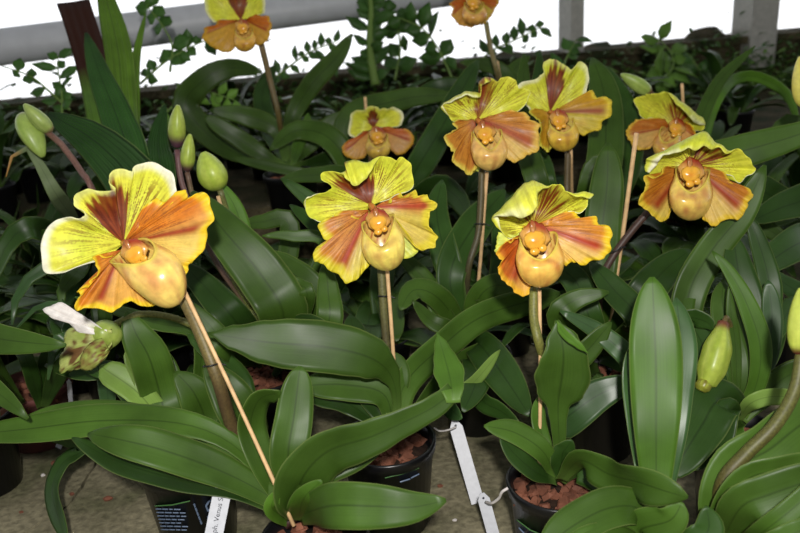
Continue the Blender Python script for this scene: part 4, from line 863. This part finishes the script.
RB = plant('potted_slipper_orchid', 'slipper orchid with a pale yellow bloom cut by the right edge, upper right', 'orchid', 840, 250, group=gF)
bud(RB, (806, 108, .95), (801, 56, .94), 24, c1=(214, 206, 84), c2=(228, 214, 110), cb=(180, 180, 80), seed=31, name='flower')
stem(RB, [(806, 106, .955), (820, 160, .97), (836, 244, -.09)], 3)
for c, w, pts in [('dark', 42, [(838, 244, -.1), (830, 200, 1.02), (790, 205, .98), (750, 222, .96)]), ('leaf', 20, [(838, 244, -.1), (800, 130, 1.2), (775, 136, 1.2), (768, 160, 1.18)]),
                  ('dark', 40, [(838, 250, -.1), (810, 240, .98), (770, 262, .92), (742, 290, .9)]), ('grey', 30, [(838, 250, -.1), (810, 290, .92), (780, 280, .88), (765, 262, .88)]),
                  ('dark', 30, [(838, 250, -.1), (810, 300, .9), (790, 310, .86), (770, 350, .82)])]:
    leaf(RB, c, w, pts, tip=.5, tw=rnd(0, .4))
# ================================================================== the setting
def setting(name, V, Fc, m, smooth=False):
    o = mesh(name, V, Fc, m, None, smooth=smooth); o['kind'] = 'structure'; return o
Z0 = -1e-6
def stone_mat(name, a, b, c, scale=9, bumpy=.5):
    m, t, N, L, B = nt(name)
    tc = N.new('ShaderNodeTexCoord'); n = noise_node(N, L, scale, tc.outputs['Object'], 8); n2 = noise_node(N, L, scale * 14, tc.outputs['Object'], 5)
    r = ramp(N, L, n.outputs['Fac'], [(.34, lin(a)), (.5, lin(b)), (.66, lin(c))])
    r2 = ramp(N, L, n2.outputs['Fac'], [(.3, (.6, .6, .6)), (.7, (1.3, 1.3, 1.3))])
    L.new(mixn(N, L, .9, r.outputs[0], r2.outputs[0], 'MULTIPLY'), B.inputs['Base Color']); B.inputs['Roughness'].default_value = .9
    B.inputs['Specular IOR Level'].default_value = .2
    bump(N, L, B, n2.outputs['Fac'], bumpy, .004); return m
M['stone'] = stone_mat('bench_stone', (84, 88, 58), (122, 116, 92), (146, 138, 112))
M['moss'] = stone_mat('mossy_wall', (38, 52, 26), (70, 64, 44), (96, 88, 66), 12, 1)
M['under'] = plain('dark_gap', (30, 28, 22), .95, .2, 40)
M['wood'] = plain('weathered_white_paint', (172, 170, 162), .7, .12, 60)
M['pipe'] = plain('galvanised_pipe', (196, 198, 202), .45, .06, 30, bumps=0.02)

# stone slabs of the bench with the crack between them
ck = [P(x, y, Z0) for x, y in ((140, 330), (112, 400), (95, 460), (85, 486), (73, 500), (60, 512), (37, 523), (23, 533), (-20, 560))]
ck = [Vector((ck[0].x - .25, 2.6, 0))] + ck + [Vector((ck[-1].x - .1, .1, 0))]
ck = [Vector((p.x, p.y, 0)) for p in ck]
fine = []
for i in range(len(ck) - 1):
    for k in range(8):
        p = ck[i].lerp(ck[i + 1], k / 8); fine.append(p + Vector((noise.noise(p * 30) * .008, 0, 0)))
fine.append(ck[-1])
def slab(line, xe, s):
    V = []; n = len(line)
    for z in (0, -.03):
        for p in line: V.append(Vector((p.x + s * (.0016 + .001 * noise.noise(p * 60)), p.y, z)))
        for p in line: V.append(Vector((xe, p.y, z)))
    Fc = []
    for i in range(n - 1):
        Fc.append((i, i + 1, n + i + 1, n + i)); a = 2 * n + i; Fc.append((a, a + n, a + n + 1, a + 1)); Fc.append((i, a, a + 1, i + 1))
    return V, Fc
setting('floor_left', *slab(fine, -2.4, -1), M['stone']); setting('floor_right', *slab(fine, 2.6, 1), M['stone'])
setting('floor_bed', *box(Vector((.1, 1.35, -.055)), 5, 2.5, .05), M['under'])
ZS = .30
SL = P(0, 103, -ZS); SR = P(800, 30, -ZS); WD = (SR - SL).normalized(); WN = Vector((-WD.y, WD.x, 0))
def wp(t, out=0, z=0): p = SL + WD * t + WN * out; return Vector((p.x, p.y, z))
def wbox(name, t0, t1, o0, o1, z0, z1, m):
    c = wp((t0 + t1) / 2, (o0 + o1) / 2, (z0 + z1) / 2)
    return setting(name, *box(c, t1 - t0, o1 - o0, z1 - z0, (WD, WN, Vector((0, 0, 1)))), m)
# rough low wall under the glass
V = []; nu, nv = 260, 26
for j in range(nv + 1):
    for i in range(nu + 1):
        t = lerp(-1.3, 4.0, i / nu); z = lerp(.0, ZS - .02, j / nv)
        q = noise.noise(Vector((t * 7, z * 14, 0))) * .022 + noise.noise(Vector((t * 25, z * 40, 4))) * .008
        V.append(wp(t, -.02 + q, z))
o = setting('wall_back', V, grid_faces(nu, nv), M['moss'], True); m = o.modifiers.new('thickness', 'SOLIDIFY'); m.thickness = .08; m.offset = -1
wbox('trim_1', -1.3, 4.0, -.05, .09, ZS - .022, ZS, M['moss'])
wbox('floor_tier', -1.3, 4.0, -.80, -.05, .0, TIER, M['moss'])
def post(px, wpx, zb, name, depth):
    k = None
    lo, hi = -1.3, 4.0
    for _ in range(60):
        mid = (lo + hi) / 2; v = wp(mid, -.02, .45) - CAMP; x = v.dot(R) / v.dot(F) * FPX + 400
        if x < px: lo = mid
        else: hi = mid
    d = v.dot(F); w = wpx * d / FPX
    wbox(name, lo - w / 2, lo + w / 2, -.06, -.06 + depth, zb, 1.5, M['wood'])
    return lo
T2 = post(760, 30, .2, 'window_frame_1', .1)
T1 = post(572, 14, ZS, 'window_frame_2', .09)
sp = T2 - T1
glass, t_, N_, L_, B_ = nt('window_glass'); B_.inputs['Transmission Weight'].default_value = 1; B_.inputs['Roughness'].default_value = 0; B_.inputs['IOR'].default_value = 1.05
B_.inputs['Base Color'].default_value = (.98, .99, 1, 1)
ts = [-1.3, T1 - 2.1, T1, T2, 4.0]
for k in range(4):
    wbox('window_%d' % (k + 1), ts[k] + .02, ts[k + 1] - .02, .0, .004, ZS, 1.5, glass)
wbox('window_frame_3', T1 - 2.13, T1 - 2.07, -.04, .05, ZS, 1.5, M['wood'])
wbox('trim_2', -1.3, 4.0, -.02, .04, 1.5, 1.58, M['wood'])
# heating pipe
a, b = P(-60, 55, 1.72), P(430, -8, 1.92); dd = (b - a)
V, Fc, _ = tube([a - dd * .6, a, b, b + dd * 1.2], .040, 60, 32)
o = mesh('heating_pipe', V, Fc, M['pipe'], None); o['label'] = 'thick grey metal pipe running along the white windows'; o['category'] = 'pipe'

# ================================================================== filler plants at the back
def rosette(name, seed, mats, nl, ln, wd, label, group, upright=.55):
    random.seed(seed)
    o = thing(name, label, 'orchid', Vector((0, 0, 0)), group)
    pot(o, Vector((0, 0, 0)), .046, .1, 'pot', 14)
    for k in range(nl):
        a = k * 2.4 + rnd(-.3, .3); L = ln * rnd(.7, 1.1); e = upright * rnd(.4, 1.6)
        dx = Vector((math.cos(a), math.sin(a), 0)); pts = []
        for q in range(6):
            t = q / 5; ang = e - t * t * rnd(.9, 1.5)
            if q == 0: p = Vector((0, 0, .085)) + dx * .006
            else: p = pts[-1] + (dx * math.cos(ang) + Vector((0, 0, 1)) * math.sin(ang)) * (L / 5)
            pts.append(p)
        V, Fc, UV = sheet(pts, wd * rnd(.8, 1.1), view=False, fold=.3, tip=.4, wb=.45, n=16, tw=rnd(-.3, .3))
        mesh('leaf', V, Fc, M[random.choice(mats)], o, UV)
    return o
lab = 'flowerless orchid with dark strap leaves in a black pot, crowded in the back rows'
g2 = 'flowerless orchids in the back rows'
protos = [rosette('potted_orchid', 5, ['leaf', 'dark'], 11, .20, .019, lab, g2, .8), rosette('potted_orchid', 6, ['dark', 'leaf', 'grey'], 10, .24, .016, lab, g2, 1.0),
          rosette('potted_orchid', 9, ['dark', 'leaf'], 12, .17, .020, lab, g2, .7)]
random.seed(77)
roots = [o.location.copy() for o in COL.objects if o.type == 'EMPTY' and o not in protos]
used = set(); pl = []
def copy_to(src, loc, rz, sc):
    c = src if src.name not in used else None
    if c is None:
        c = src.copy(); COL.objects.link(c)
        for ch in src.children:
            d = ch.copy(); COL.objects.link(d); d.parent = c
    else: used.add(src.name)
    c.location = loc; c.rotation_euler = (0, 0, rz); c.scale = (sc,) * 3
    return c
spots = []
y = .93
while y < 1.95:
    x = -1.25
    while x < 1.5:
        q = Vector((x + rnd(-.04, .04), y + rnd(-.03, .03), 0))
        x += .125
        v = q + Vector((0, 0, .15)) - CAMP; dep = v.dot(F); sx = v.dot(R) / dep * FPX + 400
        if not -90 < sx < 890: continue
        wo = (q - SL).dot(WN)
        if wo > -.14: continue
        if -.88 < wo < -.74: continue
        q.z = TIER if wo > -.80 else 0
        if any((Vector((r.x, r.y, 0)) - Vector((q.x, q.y, 0))).length < .09 for r in roots + spots): continue
        spots.append(q.copy())
    y += .115
for k, q in enumerate(spots):
    copy_to(protos[k % 3], q, rnd(0, TAU), rnd(.75, .98) if q.z == 0 else rnd(.7, .9))

# ================================================================== weeds, grass, climbers
def leaflet(p, T, N_, L, w, V, Fc, UV):
    S = T.cross(N_).normalized(); o = len(V); w *= 1.25
    for t, k in ((0, .08), (.3, .85), (.6, .9), (1, .04)):
        c = p + T * (L * t) + N_ * (L * .12 * math.sin(t * 3))
        V.extend([c - S * (w * k), c - N_ * (w * .12), c + S * (w * k)]); UV.extend([(0, t), (.5, t), (1, t)])
    for j in range(3):
        for i in range(2):
            a = o + j * 3 + i; Fc.append((a, a + 1, a + 4, a + 3))
def solid(o, t=.0006):
    m = o.modifiers.new('thickness', 'SOLIDIFY'); m.thickness = t; return o
def climber(label, pts, ln, wd, n, mat='weed', name='climbing_plant', rs=1.4, flat=.5, group=None):
    W = [P(*p) for p in pts]
    o = thing(name, label, 'plant', W[0], group)
    d = (W[0] - CAMP).dot(F); V, Fc, _ = tube(W, lambda t: rs * d / FPX * (1 - .6 * t), 20, 6)
    mesh('stem', V, Fc, M['weed'], o)
    c = arcspline(W, n); V = []; Fc = []; UV = []
    for j in range(1, n + 1):
        T = (c[j] - c[j - 1]).normalized()
        for s in (-1, 1):
            if random.random() < .25: continue
            S = T.cross(F).normalized() * s
            dr = (T * rnd(.2, .7) + S * rnd(.6, 1) + F * rnd(-flat, flat)).normalized()
            nn = (dr.cross(T) + Vector((rnd(-.4, .4), rnd(-.4, .4), rnd(-.4, .4)))).normalized()
            L = ln * d / FPX * rnd(.5, 1.4)
            leaflet(c[j], dr, nn, L, wd * d / FPX, V, Fc, UV)
    solid(mesh('foliage', V, Fc, M[mat], o, UV))
    return o
climber('leafy climber rising dark across white window and pipe, right of the tall bloom', [(376, 85, 1.66), (370, 50, 1.66), (371, 10, 1.66), (368, -25, 1.66)], 22, 5, 16, rs=5)
climber('weed sprig against the window, just left of the bloom at the top edge', [(452, 78, 1.66), (440, 52, 1.66), (424, 30, 1.66), (400, 18, 1.66)], 22, 7, 7)
climber('low feathery weed spreading right of the top edge bloom stalk', [(470, 75, 1.7), (490, 52, 1.7), (515, 40, 1.7), (540, 28, 1.7)], 15, 4, 9)
climber('trailing weed leaves hanging left of the climber before the window', [(395, 80, 1.7), (400, 50, 1.7), (396, 22, 1.7), (388, 12, 1.7)], 20, 7, 6)
climber('bushy weed in front of the window sill between the two posts', [(640, 90, 1.8), (670, 72, 1.82), (672, 55, 1.84), (660, 40, 1.85)], 22, 6, 9, 'weedlight')
climber('weed sprig at the foot of the thin window post', [(560, 74, 1.8), (568, 55, 1.82), (576, 40, 1.84)], 16, 5, 6)
climber('low weed left of the wide window post', [(720, 90, 1.9), (700, 70, 1.9), (690, 55, 1.92)], 18, 5, 8)
climber('twig with pointed leaves before the pipe above the three buds', [(170, 72, 1.5), (172, 45, 1.5), (160, 22, 1.5), (148, 8, 1.5)], 20, 7, 6)
climber('slanting twig of leaves left of the tall bloom', [(140, 84, 1.5), (165, 62, 1.5), (195, 45, 1.5), (215, 38, 1.5)], 17, 5, 9)
climber('fine weed between the tall bloom and the climber', [(262, 88, 1.62), (290, 66, 1.62), (310, 52, 1.62), (335, 42, 1.62)], 13, 3.2, 12)
climber('twig with two dark leaves below the pipe at far left', [(70, 110, 1.4), (50, 92, 1.4), (30, 76, 1.4), (2, 66, 1.4)], 13, 5, 5)
climber('upright narrow sprig below the pipe, left of the browned pleated leaf', [(62, 120, 1.4), (62, 95, 1.4), (58, 70, 1.4), (58, 58, 1.4)], 20, 4, 6)
climber('arching fern frond under the pipe beside the pleated leaves', [(150, 130, 1.45), (180, 100, 1.45), (205, 92, 1.45), (235, 100, 1.45)], 16, 4, 12, 'weedlight')
random.seed(31)
def scatter(name, label, n, fpos, L0, L1, w, mat, up=.5, kind='stuff', cat='weeds'):
    V = []; Fc = []; UV = []
    for _ in range(n):
        p = fpos(); a = rnd(0, TAU)
        dr = Vector((math.cos(a), math.sin(a), rnd(-.2, 1) * up * 2)).normalized()
        nn = (Vector((0, 0, 1)) - dr * dr.z + Vector((rnd(-.5, .5), rnd(-.5, .5), 0))).normalized()
        leaflet(p, dr, nn, rnd(L0, L1), w * rnd(.7, 1.2), V, Fc, UV)
    o = mesh(name, V, Fc, M[mat], None, UV); solid(o)
    o['kind'] = 'stuff'; o['label'] = label; o['category'] = cat; return o
scatter('creeping_weeds', 'small leaved weeds creeping over the low wall under the windows', 5200, lambda: wp(rnd(-.6, 3.4), -.05 - abs(random.gauss(0, .06)), TIER + abs(random.gauss(0, .075))), .012, .032, .0055, 'weed')
scatter('creeping_weeds', 'paler weed leaves mixed through the growth along the wall foot', 1500, lambda: wp(rnd(-.8, 3.2), -.08 - abs(random.gauss(0, .12)), TIER + abs(random.gauss(0, .06))), .012, .035, .0045, 'weedlight')
def gpos():
    p = P(rnd(-60, 60), rnd(180, 330), -.05); return Vector((p.x, p.y, rnd(0, .03)))
scatter('grass', 'dark thin grassy weeds between the pots at the left edge', 800, gpos, .06, .17, .0022, 'dark', 2.0, cat='grass')

# ================================================================== labels and print
def plate(name, label, a, b, wpx, mat='tag', hole=True, txt=None):
    A, B = P(*a), P(*b); d = (A - CAMP).dot(F); w = wpx * .5 * d / FPX
    T = (B - A); L = T.length; T.normalize(); S = T.cross(F).normalized(); N_ = T.cross(S).normalized()
    if N_.dot(CAMP - A) < 0: N_ = -N_
    out = [(-.35, 0), (.35, 0), (1, .09), (1, 1), (-1, 1), (-1, .09)]
    V = [A + S * (u * w) + T * (t * L) + N_ * k for k in (.0005, -.0005) for u, t in out]
    Fc = [tuple(range(6)), tuple(range(11, 5, -1))] + [(i, i + 6, (i + 1) % 6 + 6, (i + 1) % 6) for i in range(6)]
    o = mesh(name, V, Fc, M[mat], None, smooth=False); o['label'] = label; o['category'] = 'label'
    if hole:
        c = A + T * (L * .07) + N_ * .0007; V = [c + (S * math.cos(i / 12 * TAU) + T * math.sin(i / 12 * TAU)) * (w * .2) + N_ * k for k in (0, .0002) for i in range(12)]
        mesh('punched_hole', V, [tuple(range(11, -1, -1)), tuple(range(12, 24))] + [(i, (i + 1) % 12, 12 + (i + 1) % 12, 12 + i) for i in range(12)], M['ink'], o, smooth=False)
    if txt:
        tx, start, size = txt
        cu = bpy.data.curves.new('lettering', 'FONT'); cu.body = tx; cu.size = size * w * 2; cu.extrude = .0001
        cu.align_y = 'CENTER'
        to = bpy.data.objects.new('tmp', cu); COL.objects.link(to); bpy.context.view_layer.update()
        me = bpy.data.meshes.new_from_object(to.evaluated_get(bpy.context.evaluated_depsgraph_get()))
        bpy.data.objects.remove(to)
        # reading upwards along the tag
        X = -T; Y = N_.cross(X).normalized(); c = A + T * (L * start) + N_ * .0007
        for v in me.vertices: v.co = c + X * v.co.x + Y * v.co.y + N_ * v.co.z
        me.materials.clear(); me.materials.append(M['ink'])
        lo = bpy.data.objects.new('lettering', me); COL.objects.link(lo); lo.parent = o
    return o
def twine(parent, pts, rpx=.9):
    W = [P(*p) for p in pts]; d = (W[0] - CAMP).dot(F)
    V, Fc, _ = tube(W, rpx * d / FPX, 30, 6); return mesh('string', V, Fc, M['string'], parent)
t1 = plate('plant_label', 'long white tag hanging on a string beside the centre pot', (454, 420, -.085), (478, 503, -.012), 13)
twine(t1, [(456, 427, -.088), (448, 430, -.09), (440, 431, -.095), (434, 428, -.1)])
t2 = plate('plant_label', 'white printed tag knotted to the pot with red-brown bark', (482, 493, -.07), (501, 562, -.006), 12, txt=('Paph. hybrid', .98, .6) if 0 else None)
twine(t2, [(486, 502, -.07), (492, 503, -.08), (499, 498, -.09), (502, 492, -.1), (508, 488, -.104)], 1.4)
t3 = plate('plant_label', 'white tag with dark lettering before the printed black pot', (224, 484, .665), (211, 549, .655), 18, hole=False, txt=('Paph. Venus Seed x (', .86, .4))
plate('plant_label', 'small white tag standing by the terracotta pot', (69, 380, -.11), (71, 404, -.06), 5, hole=False)
plate('plant_label', 'small white tag lying on the stone behind the long leaf', (66, 432, -.02), (58, 448, -.003), 6, hole=False)

def onpot(o, px, py, r=.047, h=.1, off=.0006):
    c = o.location; v = ray(px, py); d = .4
    while d < 1.4:
        p = CAMP + v * d; t = (p.z - c.z) / (h * .88)
        if 0 < t < 1.1 and math.hypot(p.x - c.x, p.y - c.y) < r * (.76 + .19 * t) + off: return p
        d += .0003
    return None
def prints(o, items, mat, name='print', r=.047):
    parts = []
    for a, b, w in items:
        A, B = onpot(o, *a, r=r), onpot(o, *b, r=r)
        if not A or not B or (A - B).length < 1e-5 or (A - B).length > .05: continue
        pts = []
        n = 6
        for k in range(n + 1):
            q = onpot(o, lerp(a[0], b[0], k / n), lerp(a[1], b[1], k / n), r=r)
            if q: pts.append(q)
        if len(pts) < 2: continue
        V, Fc, _ = tube(pts, w * .5 * .7 / FPX, 8, 5); parts.append((V, Fc))
    if parts: V, Fc = merge(parts); mesh(name, V, Fc, M[mat], o, smooth=False)
random.seed(3)
it = []
for row in range(7):
    y = 509 + row * 3.4; x = 156 + row * .9
    while x < 183 + rnd(-3, 3):
        w = rnd(3, 7); it.append(((x, y + (x - 156) * .02), (x + w, y + (x + w - 156) * .02), 1.5)); x += w + 1.4
for k in range(5): it.append(((194 + k * 1.6, 504 + k * 4.2), (195.2 + k * 1.6, 507 + k * 4.2), 2))
sw = [(216, 500), (209, 501), (206, 506), (208, 511), (212, 508), (215, 505), (212, 512), (208, 517), (209, 523)]
it += [(sw[i], sw[i + 1], 2.2) for i in range(len(sw) - 1)]
prints(D_, it, 'print', r=.0485)
prints(D_, [((155, 506), (172, 505), 1.4), ((172, 505), (190, 501), 1.4)], 'greenprint', r=.0485)
prints(C_, [((517, 520), (530, 530), 1.4), ((530, 530), (545, 536), 1.4)], 'greenprint', r=.046)
prints(C_, [((519, 528), (524, 533), 1.5), ((526, 534), (531, 538), 1.5)], 'print', r=.046)
prints(B, [((385, 478), (402, 474), 1.3), ((402, 474), (419, 468), 1.3)], 'greenprint', r=.0485)
prints(B, [((400, 482), (410, 479), 1.8), ((411, 478), (419, 474), 1.8)], 'print', r=.0485)

# crumbs on the stone
crumbs = [(72, 401, .003, 'string'), (43, 475, .0035, 'string'), (3, 485, .003, 'string'), (54, 463, .005, 'bark'), (108, 499, .006, 'bark'), (72, 494, .004, 'bark'), (21, 512, .003, 'bark'), (440, 486, .004, 'bark'), (455, 520, .003, 'string'), (463, 447, .003, 'bark')]
for x, y, s, m_ in crumbs:
    c = P(x, y, -.001); c.z = s * .3
    V = []
    for z, k in ((-.3, .9), (.1, 1), (.4, .6)):
        for i in range(6): a = i / 6 * TAU; V.append(c + Vector((math.cos(a) * s * k * rnd(.6, 1.1), math.sin(a) * s * k * rnd(.4, .8), z * s)))
    Fc = grid_faces(6, 2, True) + [tuple(range(5, -1, -1)), tuple(range(12, 18))]
    o = mesh('bark_crumb' if m_ == 'bark' else 'perlite_crumb', V, Fc, M[m_], None, smooth=False)
    o['label'] = 'tiny red-brown bark crumb lying on the stone slab' if m_ == 'bark' else 'tiny white perlite crumb lying on the stone slab'
    o['category'] = 'crumb'; o['group'] = 'crumbs on the stone'

# ================================================================== light
w = bpy.data.worlds.new('overcast'); SC.world = w; w.use_nodes = True
N = w.node_tree.nodes; L = w.node_tree.links; bg = N['Background']
tc = N.new('ShaderNodeTexCoord'); sp_ = N.new('ShaderNodeSeparateXYZ'); L.new(tc.outputs['Generated'], sp_.inputs[0])
mr = N.new('ShaderNodeMapRange'); mr.inputs[1].default_value = -1; mr.inputs[2].default_value = 1; L.new(sp_.outputs[2], mr.inputs[0])
r = ramp(N, L, mr.outputs[0], [(.0, (.05, .06, .05)), (.40, (.2, .22, .2)), (.44, (1.5, 1.5, 1.52)), (.58, (1.4, 1.42, 1.46)), (.74, (.6, .62, .63)), (1, (.54, .56, .58))])
mb = N.new('ShaderNodeMapRange'); mb.interpolation_type = 'SMOOTHSTEP'; mb.inputs[1].default_value = -.25; mb.inputs[2].default_value = .55; mb.inputs[3].default_value = .3; mb.inputs[4].default_value = 1; L.new(sp_.outputs[1], mb.inputs[0])
vm = N.new('ShaderNodeVectorMath'); vm.operation = 'SCALE'; L.new(r.outputs[0], vm.inputs[0]); L.new(mb.outputs[0], vm.inputs['Scale'])
L.new(vm.outputs[0], bg.inputs['Color']); bg.inputs['Strength'].default_value = 1.0
fl_ = bpy.data.lights.new('camera_flash', 'POINT'); fl_.energy = 38; fl_.shadow_soft_size = .018; fl_.color = (1, .97, .93)
fo = bpy.data.objects.new('camera_flash', fl_); COL.objects.link(fo); fo.location = CAMP + U * .11 + R * .01 - F * .2
SC.view_settings.view_transform = 'Standard'; SC.view_settings.look = 'None'; SC.view_settings.exposure = 0; SC.view_settings.gamma = 1
SC.view_settings.use_curve_mapping = False
